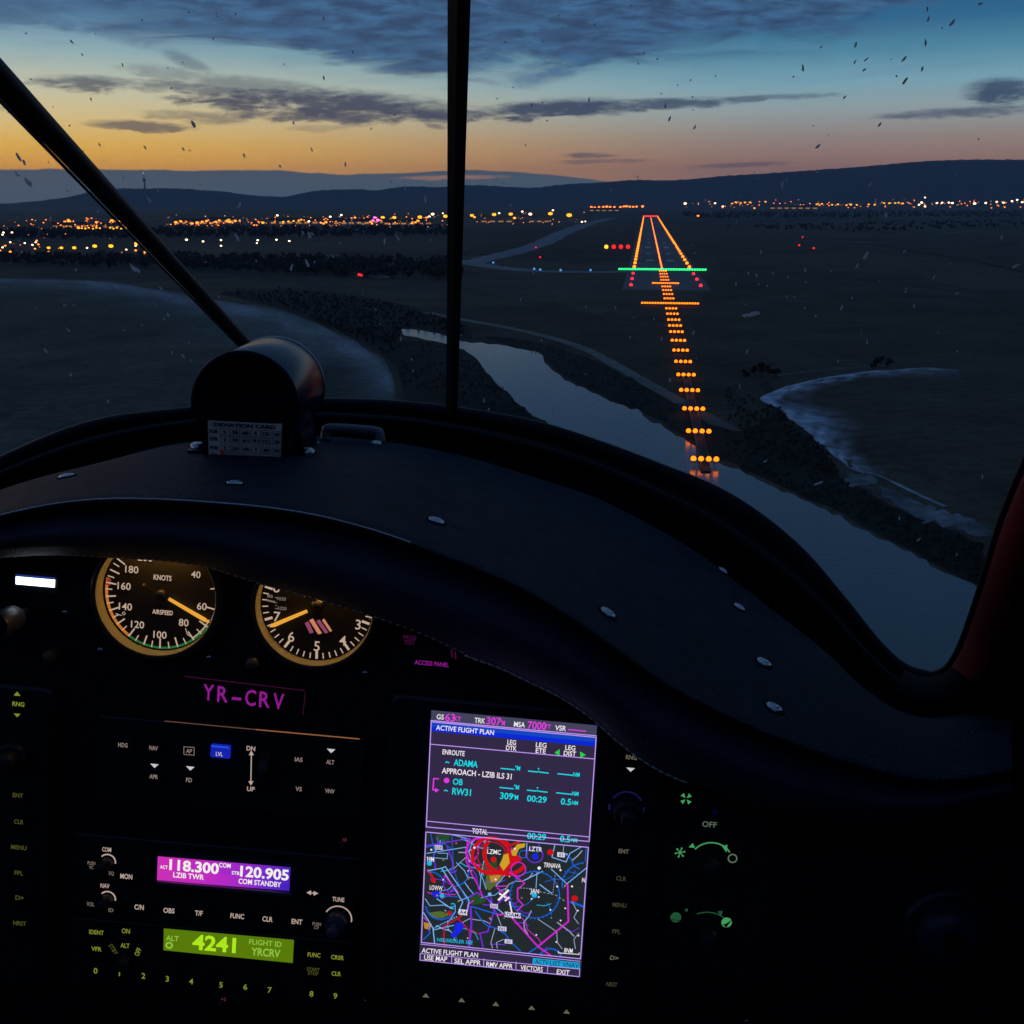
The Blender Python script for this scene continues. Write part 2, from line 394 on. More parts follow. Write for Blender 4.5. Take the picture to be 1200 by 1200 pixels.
# the meadow beyond the river, pale with hoar frost along its wet edge
arc = [(-320,318),(-100,320),(0,326),(100,328),(150,333),(250,350),(330,364),(395,390),(440,414),(456,430),(464,455),(470,500),(470,600),(430,760)]
FROST = land_mat('frosty meadow', (0.038, 0.042, 0.033), (0.112, 0.112, 0.085), 60, frost=(0.32, 0.33, 0.34), sharp=2.2)
mv, fr = [], []
apts = smooth_line([(p[0], p[1], 0) for p in arc], 5)
steps = [(0, .1), (4, .6), (10, .9), (18, .75), (30, .36), (50, .14), (90, .03), (170, 0), (330, 0), (560, 0)]
for a_ in apts:
    for t_, f_ in steps:
        iv = Vector((90 - a_.x, 760 - a_.y)); k_ = min(.75, .22 + .55 * max(0, a_.x - 60) / 300); reach = t_ * (k_ if t_ <= 90 else 1); reach = min(reach, iv.length * .9); iv.normalize()
        jx = 5 * mnoise.noise(Vector((a_.x * .05, a_.y * .05, 2))) if t_ == 0 else 0
        q = ground(a_.x + iv.x * reach, a_.y + jx * k_ + iv.y * reach)
        mv.append((q.x, q.y, 0.05)); fr.append(f_ * (0.8 + 0.7 * mnoise.noise(Vector((a_.x * 0.03, t_ * .05, 1)))) * (1.0 if a_.y < 440 else max(0, 1 - (a_.y - 440) / 30)))
ns_ = len(steps)
mo = mesh_obj('meadow', mv, [(i*ns_+j, i*ns_+j+1, (i+1)*ns_+j+1, (i+1)*ns_+j) for i in range(len(apts)-1) for j in range(ns_-1)], FROST)
at = mo.data.attributes.new('frost', 'FLOAT', 'POINT'); at.data.foreach_set('value', fr); tag(mo, kind='structure')

# river
WATER = bpy.data.materials.new('river water'); WATER.use_nodes = True
nt = WATER.node_tree; b = nt.nodes['Principled BSDF']; b.inputs['Base Color'].default_value = (0.060, 0.075, 0.075, 1); b.inputs['Roughness'].default_value = 0.16
g = nt.nodes.new('ShaderNodeNewGeometry'); n = nt.nodes.new('ShaderNodeTexNoise'); n.inputs['Scale'].default_value = 0.8; n.inputs['Detail'].default_value = 4
nt.links.new(g.outputs['Position'], n.inputs['Vector']); bp = nt.nodes.new('ShaderNodeBump'); bp.inputs['Strength'].default_value = 0.4; bp.inputs['Distance'].default_value = 0.12
nt.links.new(n.outputs['Fac'], bp.inputs['Height']); nt.links.new(bp.outputs[0], b.inputs['Normal'])
far_bank = [(470,386),(500,388),(530,396),(548,401),(575,403),(605,408),(625,412),(636,416),(640,426),(662,445),(690,458),(715,470),(742,478),(757,490),(780,502),(800,513),(838,540),(870,553),(900,568),(950,590),(1000,615),(1050,640),(1100,668),(1150,692),(1300,770)]
near_bank = [(1100,1400),(850,800),(720,600),(650,505),(625,487),(605,470),(588,455),(570,436),(555,418),(535,407),(500,398),(472,392)]
def jag(pts, k):
    out = []
    for p in smooth_line([(a, b_, 0) for a, b_ in pts], 6):
        s = max(0.4, min(1.6, (p.y - 380) / 90))
        out.append((p.x + k*s*(mnoise.noise(Vector((p.x*.09, p.y*.09, 0))) + .5*mnoise.noise(Vector((p.x*.4, p.y*.4, 0)))), p.y + k*s*(mnoise.noise(Vector((p.x*.09, p.y*.09, 5))) + .5*mnoise.noise(Vector((p.x*.4, p.y*.4, 5))))))
    return out
sheet('river', jag(far_bank, 3.0) + jag(near_bank, 3.0), 0.06, WATER, n=1)
# frozen pond and its outflow
ICE = land_mat('rimed ice', (0.06, 0.065, 0.07), (0.46, 0.50, 0.54), 60, rough=0.6, sharp=2.6, nsc=0.06)
ICE2 = land_mat('thin grey ice', (0.030, 0.027, 0.022), (0.24, 0.255, 0.27), 60, rough=0.6, sharp=3.2, nsc=0.09)
RIME = land_mat('rimed shore', (0.030, 0.024, 0.017), (0.118, 0.092, 0.060), sharp=2.0, frost=(0.50, 0.54, 0.60))
shore = smooth_line([(p[0], p[1], 0) for p in [(1125,434),(1090,431),(1045,433),(1000,437),(960,444),(925,452),(903,460),(890,467),(897,473),(914,480),(926,492),(942,503),(951,511),(960,523),(974,531),(984,540),(999,551),(1014,555),(1034,561)]], 7)
pv_, pf = [], []
pst = [(0,.4),(2,1.0),(6,1.0),(11,.75),(17,.62),(25,.40),(36,.22),(48,.08),(60,0)]
for k_, a_ in enumerate(shore):
    iv = Vector((1140 - a_.x, 485 - a_.y)); iv.normalize(); u_ = k_ / (len(shore) - 1)
    wd = .35 + 1.1 * math.exp(-((u_ - .52) / .22) ** 2); rag = 4.5 * mnoise.noise(Vector((a_.x * .13, a_.y * .13, 4))) + 2 * mnoise.noise(Vector((a_.x * .4, a_.y * .4, 8)))
    for t_, f_ in pst:
        e_ = t_ * wd + (rag if t_ < 30 else 0) * .5; q = ground(a_.x + iv.x * e_, a_.y + iv.y * e_)
        pv_.append((q.x, q.y, 0.08)); pf.append(max(0, f_ * (.85 + 1.5 * mnoise.noise(Vector((a_.x * .06, (a_.y + t_) * .12, 3)))) * (min(1, u_ / .25) ** .7) * min(1, (1 - u_) / .14)))
npt = len(pst)
po = mesh_obj('frozen_pond', pv_, [(i*npt+j, i*npt+j+1, (i+1)*npt+j+1, (i+1)*npt+j) for i in range(len(shore)-1) for j in range(npt-1)], RIME)
at = po.data.attributes.new('frost', 'FLOAT', 'POINT'); at.data.foreach_set('value', pf); tag(po, kind='structure')
sheet('stream', jag([(992,556),(1012,555),(1028,560),(1022,568),(1000,569),(988,563)], 4), 0.08, ICE2, n=1)
sheet('stream', jag([(1032,572),(1050,577),(1075,588),(1100,598),(1130,606),(1166,622),(1162,632),(1130,622),(1098,614),(1070,604),(1050,592),(1036,582)], 4), 0.08, ICE2, n=1)
ribbon('stream', [(1000,550),(1030,558),(1060,572),(1085,584),(1108,594)], 1.1, 0.10, ICE)
TRACK = land_mat('gravel track', (0.15, 0.14, 0.12), (0.24, 0.22, 0.19), 20)
TRACK2 = land_mat('worn track', (0.09, 0.085, 0.075), (0.15, 0.14, 0.12), 20)
ribbon('path', [(500,366),(545,375),(600,385),(650,397),(690,411),(725,430),(760,450),(800,472)], (5.5, 5.0), 0.05, TRACK)
ribbon('path', [(800,472),(835,492),(870,512),(905,528)], (4, 6), 0.05, TRACK2)
ribbon('path', [(910,440),(960,434),(1010,430),(1040,428)], 2.5, 0.05, TRACK2)
ribbon('path', [(1020,285),(1080,296),(1140,306),(1230,326)], 7, 0.05, land_mat('ditch', (0.008,0.008,0.008), (0.014,0.014,0.013)))
ribbon('path', [(1090,275),(1150,271),(1260,268)], 9, 0.05, TRACK2)
ribbon('path', [(270,302),(330,300),(400,299)], 16, 0.05, TRACK2)

# ------------------------------------------------------------------ runway
T0 = ground(776, 317); YAW = R(7.18)
DIR = Vector((math.sin(YAW), math.cos(YAW), 0)); RT = Vector((DIR.y, -DIR.x, 0))
def rw(s, t, z=0.0): return T0 + DIR*s + RT*t + Vector((0, 0, z))
RWM = Matrix.Rotation(-YAW, 4, 'Z')
ASPH = land_mat('runway asphalt', (0.13, 0.13, 0.13), (0.19, 0.19, 0.185), 40)
def quad_sheet(name, rects, z, m):
    mb = MB()
    for s0, s1, t0, t1 in rects: mb.add([rw(s0,t0,z), rw(s0,t1,z), rw(s1,t1,z), rw(s1,t0,z)], [(0,1,2,3)], m)
    return tag(mb.build(name), kind='structure')
quad_sheet('runway', [(-205, 2960, -30, 30)], 0.08, ASPH)
PAINT = mat('runway paint', (0.5, 0.5, 0.48), 0.7, var=0.25, scale=0.6)
marks = [(430,475,-15,-8),(430,475,8,15),(280,303,-14,-9),(280,303,9,14),(140,163,-14,-6),(140,163,6,14),(580,603,-13,-8),(580,603,8,13),(730,753,-12,-9),(730,753,9,12)]
marks += [(6,36,t,t+1.8) for t in (-21,-17.4,-13.8,-10.2,-6.6,4.8,8.4,12,15.6,19.2)] + [(60+50*k, 90+50*k, -.45, .45) for k in range(56)]
quad_sheet('runway_markings', marks, 0.16, PAINT)
TAXI = land_mat('taxiway asphalt', (0.19, 0.19, 0.19), (0.28, 0.28, 0.275), 40)
ribbon('taxiway', [(546,305),(556,309),(580,313),(620,317),(660,318.5),(700,318.8),(745,318)], (26, 20), 0.06, TAXI)
ribbon('taxiway', [(549,308),(566,304),(600,296),(635,285),(662,272),(690,262),(715,256)], (26, 40), 0.05, TAXI)
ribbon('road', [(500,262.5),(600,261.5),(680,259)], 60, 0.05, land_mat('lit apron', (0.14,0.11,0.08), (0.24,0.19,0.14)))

AMBER = glow('amber lamp', (1.0, 0.165, 0.004), 3.3, True); GREEN = glow('green lamp', (0.02, 1.0, 0.20), 2.6)
REDL = glow('red lamp', (1.0, 0.012, 0.02), 2.4); WHITE = glow('warm white lamp', (1.0, 0.66, 0.36), 6)
BLUEL = glow('blue lamp', (0.10, 0.42, 1.0), 0.9); YELL = glow('sodium flood lamp', (1.0, 0.42, 0.015), 2.2); PINK = glow('violet lamp', (1.0, 0.12, 0.6), 3)
ORNG = glow('orange street lamp', (1.0, 0.20, 0.02), 4)
HOUS = mat('lamp housing', (0.10, 0.09, 0.07), 0.5, 0.6)
POST = mat('galvanised post', (0.12, 0.12, 0.12), 0.5, 0.8)
def lamp_mb(r, glass, h=0.35):
    mb = MB()
    mb.lathe([(0.0, 0), (r*.55, 0), (r*.4, h*.6), (r*.7, h)], HOUS, 8)
    mb.lathe([(r*.7, h), (r, h + r*.35), (r, h + r*.9), (r*.7, h + r*1.5), (0.001, h + r*1.75)], glass, 8)
    return mb
def lamp_mesh(name, r, glass, h=0.35):
    o = lamp_mb(r, glass, h).build(name); me = o.data; bpy.data.objects.remove(o); return me
def put(name, me, loc, label, cat, group=None):
    o = bpy.data.objects.new(name, me); COL.objects.link(o); o.matrix_world = Matrix.Translation(loc) @ RWM
    return tag(o, label, cat, group)
# approach lighting: a barrette every thirty metres
lampme = lamp_mesh('lamp', 0.62, AMBER, 0.3)
bm_ = MB(); bm_.box((-2.9, -.12, .55), (2.9, .12, .70), POST); beam = bm_.build('crossbeam'); beamme = beam.data; bpy.data.objects.remove(beam)
pm = MB(); pm.tube([(0,0,-.3),(0,0,.56)], .07, POST, 6); pst = pm.build('post'); pstme = pst.data; bpy.data.objects.remove(pst)
def child(name, me, parent, loc):
    o = bpy.data.objects.new(name, me); COL.objects.link(o); o.parent = parent; o.location = loc; return o
def approach_bar(s, ts, zb, label, group=None):
    e_ = empty('approach_light_bar', Matrix.Translation(rw(s, 0, zb)) @ RWM, label, 'approach light', group)
    w = max(ts)
    if w < 3: child('crossbeam', beamme, e_, (0,0,0))
    else:
        q = MB(); q.box((-w-.5, -.12, .55), (w+.5, .12, .70), POST); q.build('crossbeam', e_, matrix=e_.matrix_world)
    for t in (-2.2, 2.2): child('post', pstme, e_, (t, 0, 0))
    for t in ts: child('lamp', lampme, e_, (t, 0, .70))
four = [-2.6, -.87, .87, 2.6]
for k in range(1, 24):
    s = -30 * k - (min(15, 3.4*k) if k <= 11 else {12: 13, 13: 11, 14: 6}.get(k, 0)); z = 0.3
    if k == 10: approach_bar(s, [-16 + i*1.52 for i in range(22)], z, 'widest amber crossbar of lights on the approach row')
    elif k == 5: approach_bar(s, [-9 + i*1.5 for i in range(13)], z, 'short amber crossbar of lights just before the green line')
    else: approach_bar(s, four, z, 'amber four-lamp bar in the row leading to the runway', 'amber approach light bars')
# jetty that carries the last bars over the water
jt = empty('approach_light_jetty', Matrix.Translation(rw(-660, 0, 0)) @ RWM, 'dark jetty carrying the nearest amber light bars over the river', 'jetty')
DECK = mat('jetty steel', (0.012, 0.011, 0.011), 0.8, 0.0, var=0.3, scale=2)
q = MB(); q.box((-1.1, -36, .18), (1.1, 92, .34), DECK); q.build('deck', jt, matrix=jt.matrix_world)
q = MB(); q.tube([(-1.08,-36,1.3),(-1.08,92,1.3)], .06, POST, 6)
for y in range(-36, 93, 6): q.tube([(-1.08,y,.34),(-1.08,y,1.3)], .04, POST, 5)
q.build('railing', jt, matrix=jt.matrix_world)
q = MB(); q.tube([(1.08,-36,1.3),(1.08,92,1.3)], .06, POST, 6)
for y in range(-36, 93, 6): q.tube([(1.08,y,.34),(1.08,y,1.3)], .04, POST, 5)
q.build('railing', jt, matrix=jt.matrix_world)
q = MB(); q.tube([(0,0,-.9),(0,0,.2)], .25, DECK, 8); pl = q.build('pile', jt, matrix=jt.matrix_world); pl.location = (-.8, -34, 0)
for i in range(1, 20): child('pile', pl.data, jt, ((-.8, .8)[i % 2], -34 + (i // 2) * 14, 0))
# threshold, edges, centreline, end
gme = lamp_mesh('threshold_light', 0.95, GREEN, .2)
for i in range(34):
    t = -37 + i * 74 / 33
    g_ = 'green threshold lights across the runway'
    put('threshold_light', gme, rw(0, t, .1), 'green light in the line across the near runway end', 'runway light', g_)
eme = lamp_mesh('runway_edge_light', 1.45, glow('edge lamp', (1.0, 0.17, 0.006), 4), .2); rme = lamp_mesh('runway_edge_light', 1.15, glow('edge red lamp', (1.0, 0.02, 0.04), 2.6), .2)
cme = lamp_mesh('centreline_light', 0.85, glow('centre lamp', (1.0, 0.15, 0.02), 4), .05); cre = lamp_mesh('centreline_light', 0.6, glow('centre red lamp', (1.0, 0.05, 0.10), 5), .05)
for t in (-24.5, 24.5):
    side_ = 'left' if t < 0 else 'right'
    for k in range(0, 49):
        put('runway_edge_light', eme, rw(30 + 59*k, t, .1), 'amber lamp in the %s edge row of the runway' % side_, 'runway light', 'amber edge lights on the %s side' % side_)
    for k in range(1, 4):
        put('runway_edge_light', rme, rw(-60*k + 5, t, .1), 'red lamp on the %s edge before the green line' % side_, 'runway light', 'red edge lights before the threshold, %s' % side_)
for k in range(1, 90):
    put('centreline_light', cme, rw(31*k, 0, .1), 'dim amber lamp along the middle of the runway', 'runway light', 'runway centreline lights')
endme = lamp_mesh('runway_end_light', 2.7, glow('end red lamp', (1.0, 0.03, 0.03), 2.6), .2)
for i in range(9):
    put('runway_end_light', endme, rw(2935, -24 + 6*i, .1), 'red lamp across the far end of the runway', 'runway light', 'red runway end lights')
# slope indicator: one white box, three red
def papi(px, glass, label, group=None):
    p = ground(px, 291.2); e_ = empty('slope_indicator_light', Matrix.Translation(p) @ RWM, label, 'approach light', group)
    q = MB(); q.box((-1.4,-1.2,.8), (1.4,1.6,2.2), HOUS, .15); q.build('housing', e_, matrix=e_.matrix_world)
    q = MB(); q.lathe([(2.5,0),(2.5,.4),(0.01,.55)], glass, 12); ln = q.build('lens', e_, matrix=e_.matrix_world); ln.rotation_euler = (R(90),0,0); ln.location = (0,-1.25,2.2)
    for x in (-1, 1): child('leg', pstme, e_, (x, 0, .3))
papi(710.5, glow('slope white lamp', (1.0, 0.45, 0.03), 2.4), 'bright yellow-white box lamp left of three red ones beside the runway')
for i, px in enumerate((719.2, 727.6, 736.0)):
    papi(px, glow('slope red lamp', (1.0, 0.012, 0.012), 2.4), 'red box lamp in the row of three beside the runway', 'red slope indicator lamps')
bme = lamp_mesh('taxiway_light', 1.0, BLUEL, .3)
for px, py in ((578,309),(626,316.5),(633,317.4),(657,318),(692,318)): put('taxiway_light', bme, ground(px, py), 'small blue lamp along the pale taxiway', 'taxiway light', 'blue taxiway lights')
def beacon(px, py, r, label, group=None, h=6.0):
    p = ground(px, py, h); e_ = empty('obstruction_light', Matrix.Translation((p.x, p.y, 0)), label, 'warning light', group)
    q = MB(); q.tube([(0,0,0),(0,0,h)], .12, POST, 6); q.build('mast', e_, matrix=e_.matrix_world)
    q = lamp_mb(r, REDL, .2); o = q.build('lamp', e_, matrix=e_.matrix_world); o.location = (0,0,h - .3)
beacon(421, 323, 1.1, 'pair of bright red lamps alone in the dark field', None, 4); beacon(423.5, 323.4, .9, 'dimmer red lamp touching the bright one in the dark field', None, 4)
for px, py in ((628,290.5),(633,302)): beacon(px, py, .75, 'small red lamp in the dark between two pale taxiways', 'red lamps between the taxiways')
for px, py in ((940.5,278.5),(936.5,288),(953.5,291.5)): beacon(px, py, 1.0, 'small red lamp in the cluster of three right of the runway', 'three red lamps right of the runway')
# pale low hut by the red lamp
def hut(px, py, w, dpt, h, wall, label, roof=None, lit=None, nwin=0, name='hut', cat='building'):
    p = ground(px, py); dd = Vector((p.x, p.y, 0)).normalized(); a_ = math.atan2(dd.x, dd.y)
    e_ = empty(name, Matrix.Translation((p.x, p.y, 0)) @ Matrix.Rotation(-a_, 4, 'Z'), label, cat)
    q = MB(); q.box((-w/2,0,0),(w/2,dpt,h), wall); q.build('wall', e_, matrix=e_.matrix_world)
    q = MB(); o_ = .3; vs = [(-w/2-o_,-o_,h+.003),(w/2+o_,-o_,h+.003),(w/2+o_,dpt+o_,h+.003),(-w/2-o_,dpt+o_,h+.003),(-w/2-o_,dpt/2,h+dpt*.16+.4),(w/2+o_,dpt/2,h+dpt*.16+.4)]
    q.add(vs, [(0,3,2,1),(0,1,5,4),(3,4,5,2),(0,4,3),(1,2,5)], roof or DECK); q.build('roof', e_, matrix=e_.matrix_world)
    for i in range(nwin):
        x0 = -w/2 + w*(i+.2)/nwin; q = MB(); q.box((x0,-.12,h*.35),(x0+w*.6/nwin,-.01,h*.8), lit); q.build('window', e_, matrix=e_.matrix_world)
PALE = mat('pale render', (0.34, 0.33, 0.32), 0.8, var=0.2, scale=.3); ROOFM = mat('rust roof sheet', (0.20, 0.09, 0.07), 0.7, var=.2, scale=.4)
hut(446, 326, 14, 5, 2.4, PALE, 'low pale hut beside the red lamp in the dark field')

# ------------------------------------------------------------------ town along the foot of the hills
def lamp_at(px, py, size, glass, label, cat, group, name):
    d = ray(px, py); hz = math.hypot(d.x, d.y); sl = d.z / hz
    rng = min((HEIGHT - 12) / -sl, 8500) if sl < -1e-4 else 8500
    z = HEIGHT + sl * rng; x, y = d.x / hz * rng, d.y / hz * rng; r = size * rng / F
    q = MB(); q.tube([(0,0,-z),(0,0,-r*.3)], [max(.12, .12*r), max(.07, .08*r)], POST, 5)
    q.lathe([(0.01,-r*.6),(r*.8,-r*.4),(r,0),(r*.8,r*.5),(0.01,r*.7)], glass, 8)
    o = q.build(name, matrix=Matrix.Translation((x, y, z)))
    tag(o, label, cat, group)
def lamps(pts, size, glass, label, group, name='street_lamp', cat='street lamp'):
    for p in pts: lamp_at(p[0], p[1], (p[2] if len(p) > 2 else 1) * size, glass, label, cat, group, name)
rnd = random.Random(3)
lamps([(57,290.5),(72,290.5),(87,290.5,1.15),(111,288.5,1.3),(130,288.5,1.4),(160,285.5,1.3)], 1.9, YELL, 'large yellow floodlight in the near row left of the slanting strut', 'yellow floodlights beyond the left meadow', 'floodlight_mast', 'floodlight')
lamps([(3,275),(4,272.5),(14,272.5),(12,284),(29,285),(42,284),(38,287),(102,290.5),(148,292.5),(159,288),(3,290)], 1.0, WHITE, 'small white lamp scattered in the dark at the far left', 'white lamps beyond the left meadow')
lamps([(0,293.5),(12,295,1.2),(41,291.5),(45,286.5),(43,282),(159,293.5,1.2),(170,295.5,1.3),(6,288)], 1.1, ORNG, 'small orange lamp scattered in the dark at the far left', 'orange lamps beyond the left meadow')
lamps([(218.5,281,1.2),(238,283),(259,281.5),(259,288),(302,281.5),(301,285,.8),(324,281),(339,282.5)], 1.15, WHITE, 'lone white lamp in the thin row right of the slanting strut', 'thin row of lamps across the dark plain')
lamps([(76,260),(81,260,1.5),(86,261),(80,258),(92,267,1.2),(113,260.5),(131,258.5,1.2),(136,258.5,1.2),(141,259),(212,259.5),(206,260.5,1.2),(225,262),(231,261,1.2),(237,260),(242,259),(247,257),(253,260),(257,258.5),(262,257,1.4),(266,259),(269,260,1.2),(276,259)], 1.5, ORNG, 'orange street lamp in the dense far town glow at left', 'orange street lamps of the far town, left')
pts = [(20 + rnd.random()*130, 255 + rnd.random()*11) for _ in range(26)] + [(195 + rnd.random()*120, 257 + rnd.random()*7) for _ in range(28)]
lamps(pts, 0.75, ORNG, 'tiny orange lamp in the far town glow at left', 'tiny orange lamps of the far town, left')
lamps([(96,267.5),(100,268),(104,267),(109,268),(113,267),(117,267.5),(129,267),(133,268),(137,267),(142,268),(147,267.5)], 1.1, YELL, 'yellow lamp in the short bright row under the far left town', 'short yellow row under the far left town')
lamps([(308,261,1.3),(332,260),(338,259.5),(344,259),(350,258.5),(353,257.5),(358,257)], 1.25, YELL, 'yellow lamp in the row left of the centre post', 'yellow row left of the centre post')
lamps([(325,252.5),(362,259.5),(400,252),(387,254)], 1.2, WHITE, 'white lamp standing above the far lamp rows', 'white lamps above the far rows')
lamps([(376,261),(382,260.5,1.2),(379,262),(412,256),(416,255),(420,257.5,1.2),(434,260),(487,260.5),(490,259,1.2),(483,261.5),(500,255),(436,262)], 1.3, ORNG, 'orange lamp among the mixed lights left of the centre post', 'orange lamps left of the centre post')
lamps([(437,258.5),(440,257,1.4),(443,258,1.2),(439,255)], 1.7, PINK, 'violet sign lamp beside the yellow floodlights', 'violet lamps left of the centre post', 'advertising_lamp', 'sign lamp')
lamps([(448.5,255),(462,255),(492,254.5,1.1),(522,253.5,1.1)], 2.3, YELL, 'large yellow floodlight along the apron left of the centre post', 'yellow floodlights left of the centre post', 'floodlight_mast', 'floodlight')
lamps([(507,251,1.3),(519,250,.6),(503,254)], 1.4, WHITE, 'white floodlight just left of the centre post', 'white floodlights left of the centre post', 'floodlight_mast', 'floodlight')
pts = [(318 + rnd.random()*205, 254 + rnd.random()*9) for _ in range(34)]
lamps(pts, 0.7, ORNG, 'tiny orange lamp in the far lights left of the centre post', 'tiny orange lamps left of the centre post')
lamps([(553,252.5),(579,251.5,1.1),(598.5,251,1.1),(603,255.5,.8),(645,250.5,1.2),(667,252.3,1.4),(556,254.5,.7)], 2.2, YELL, 'large yellow floodlight along the apron right of the centre post', 'yellow floodlights right of the centre post', 'floodlight_mast', 'floodlight')
lamps([(621.5,251,1.7),(585,250),(612,248),(648,246.5),(682,260),(686,259.5,.7)], 1.1, WHITE, 'white lamp among the yellow floodlights right of the centre post', 'white lamps right of the centre post')
lamps([(693,242.6),(697,243.2),(702,242.7),(707,242.5),(711,242.2,1.2),(715,242.5),(720,242.7),(727,242.6),(731,242),(734,241.8,1.2),(738,242.2),(742,242.4),(746,242.2),(753,242,1.2)], 1.35, ORNG, 'orange lamp in the straight row beyond the runway end', 'orange row beyond the runway end')
pts = [(858,238.5),(862,237),(868,238),(873,237.3),(879,237.2),(884,244),(897,236.5),(905,242),(910,242.3),(915,242.5),(921,242.3),(926,242),(931,241.5),(938,240.5),(946,241.7),(957,239.5),(960,240.5),(963,239),(975,240),(982,239.5),(992,240.5),(997,240),(1004,240.2),(1018,239.6),(1025,240),(1036,238),(1042,238.2),(1049,238),(1053,237.6),(1058,238.4)]
lamps(pts, 1.2, YELL, 'yellow lamp in the far town row right of the runway', 'yellow lamps of the far town, right')
lamps([(803,238.6,1.4),(838,238.3),(847,242),(1077,240),(1080,237.5,1.2),(1084,242),(1098,238),(1104,237.6),(1112,237.4),(1116,238,1.2),(1142,238.6,1.3),(1155,238),(1168,236.6),(1176,237.6),(1186,235.8),(1192,234.2),(1198,237),(1084,231.5,.8)], 1.15, WHITE, 'white lamp in the far town row right of the runway', 'white lamps of the far town, right')
pts = [(845 + rnd.random()*360, 235.8 + rnd.random()*8) for _ in range(48)]
lamps(pts, 0.65, ORNG, 'tiny orange lamp in the far town row right of the runway', 'tiny orange lamps of the far town, right')
lamps([(818,253,1.2)], 1.1, ORNG, 'lone orange lamp right of the far runway end', None)
r5 = random.Random(44); far = MB()
DIMO = glow('dim orange lamp', (1.0, .26, .05), 2.2); DIMW = glow('dim white lamp', (1.0, .62, .40), 2.0)
for n_, x0, x1, y0, y1, g_ in ((14,0,95,258,268,DIMO),(30,95,160,256,268,DIMO),(44,195,320,254,265,DIMO),(30,320,430,253,265,DIMO),(30,430,525,250,264,DIMO),(26,195,525,252,266,DIMW),(26,548,690,248,263,DIMO),(60,800,1200,234,243,DIMO),(14,800,1200,235,243,DIMW),(18,0,190,270,298,DIMO)):
    for _ in range(n_):
        px, py, sz = r5.uniform(x0, x1), r5.uniform(y0, y1), r5.uniform(.25, .75)
        d = ray(px, py); hz = math.hypot(d.x, d.y); sl = d.z / hz; rng_ = min((HEIGHT - 12) / -sl, 8500) if sl < -1e-4 else 8500
        c_ = Vector((d.x/hz*rng_, d.y/hz*rng_, HEIGHT + sl*rng_)); r_ = sz * rng_ / F
        far.add([c_ + Vector((r_*math.cos(k*1.5708), r_*math.sin(k*1.5708), 0)) for k in range(4)] + [c_ + Vector((0,0,r_*.7)), c_ - Vector((0,0,r_*.7))], [(0,1,4),(1,2,4),(2,3,4),(3,0,4),(1,0,5),(2,1,5),(3,2,5),(0,3,5)], g_)
        far.add([c_ + Vector((.3,0,0)), c_ - Vector((.3,0,0)), Vector((c_.x-.3,c_.y,0)), Vector((c_.x+.3,c_.y,0))], [(0,1,2,3)], POST)
tag(far.build('distant_street_lamps'), kind='stuff')
# sheds and terminal blocks under the floodlights
WARMWIN = glow('warm lit window', (1.0, 0.42, 0.10), 0.5); GREYW = mat('shed cladding', (0.16, 0.15, 0.15), 0.8, var=.2, scale=.2)
for px, py, w, dp, h, wl, nw, lb in ((82,268.5,70,30,9,GREYW,5,'low lit hall under the orange glow at far left'),(138,268.8,60,30,8,GREYW,5,'lit hall behind the slanting strut, its windows in a row'),(232,264,110,40,9,GREYW,7,'long lit hall under the orange lamps right of the strut'),
        (262,263,60,30,12,PALE,4,'pale block under the brightest orange lamps'),(345,263.5,120,40,9,PALE,6,'long pale hall under the row of yellow lamps'),(412,264,90,40,9,PALE,5,'pale hall left of the violet sign lamp'),(441,263,40,25,10,GREYW,3,'small grey block beside the violet sign lamp'),
        (478,264,120,40,7,PALE,6,'long pale terminal hall just left of the centre post'),(582,261,90,30,6,PALE,4,'pale hangar with rust roof right of the centre post'),(632,261,60,30,6,PALE,3,'smaller pale hangar with rust roof toward the taxiway'),
        (708,248,160,60,10,GREYW,5,'grey shed beyond the far runway end'),(930,245.5,300,80,14,GREYW,7,'wide grey hall in the far town right of the runway'),(1040,243,260,80,14,GREYW,6,'grey hall in the far town near the right edge')):
    hut(px, py, w, dp, h, wl, lb, ROOFM if py == 261 else None, WARMWIN, nw, 'airport_hall', 'building')
# television mast on the crest
d = ray(170, 222); hz = math.hypot(d.x, d.y); base_ = Vector((d.x/hz*10400, d.y/hz*10400, HEIGHT + d.z/hz*10400 - 12))
tv = empty('television_tower', Matrix.Translation(base_), 'slim television tower on the hill crest behind the slanting strut', 'tower')
CONC = mat('tower concrete', (0.16, 0.16, 0.17), .8)
q = MB(); q.lathe([(13,0),(7,50),(6,78),(13,86),(13,104),(6,112),(4,114),(4,120)], CONC, 12); q.build('shaft', tv, matrix=tv.matrix_world)
q = MB(); q.lathe([(4,120),(3,142),(1.2,142),(.8,172),(0.01,172)], CONC, 8); q.build('antenna', tv, matrix=tv.matrix_world)
for z in (88, 150):
    q = MB(); q.lathe([(4.5,z),(6,z+4),(4.5,z+8)], glow('tower lamp', (1,.55,.45), 1.2), 8); q.build('lamp', tv, matrix=tv.matrix_world)

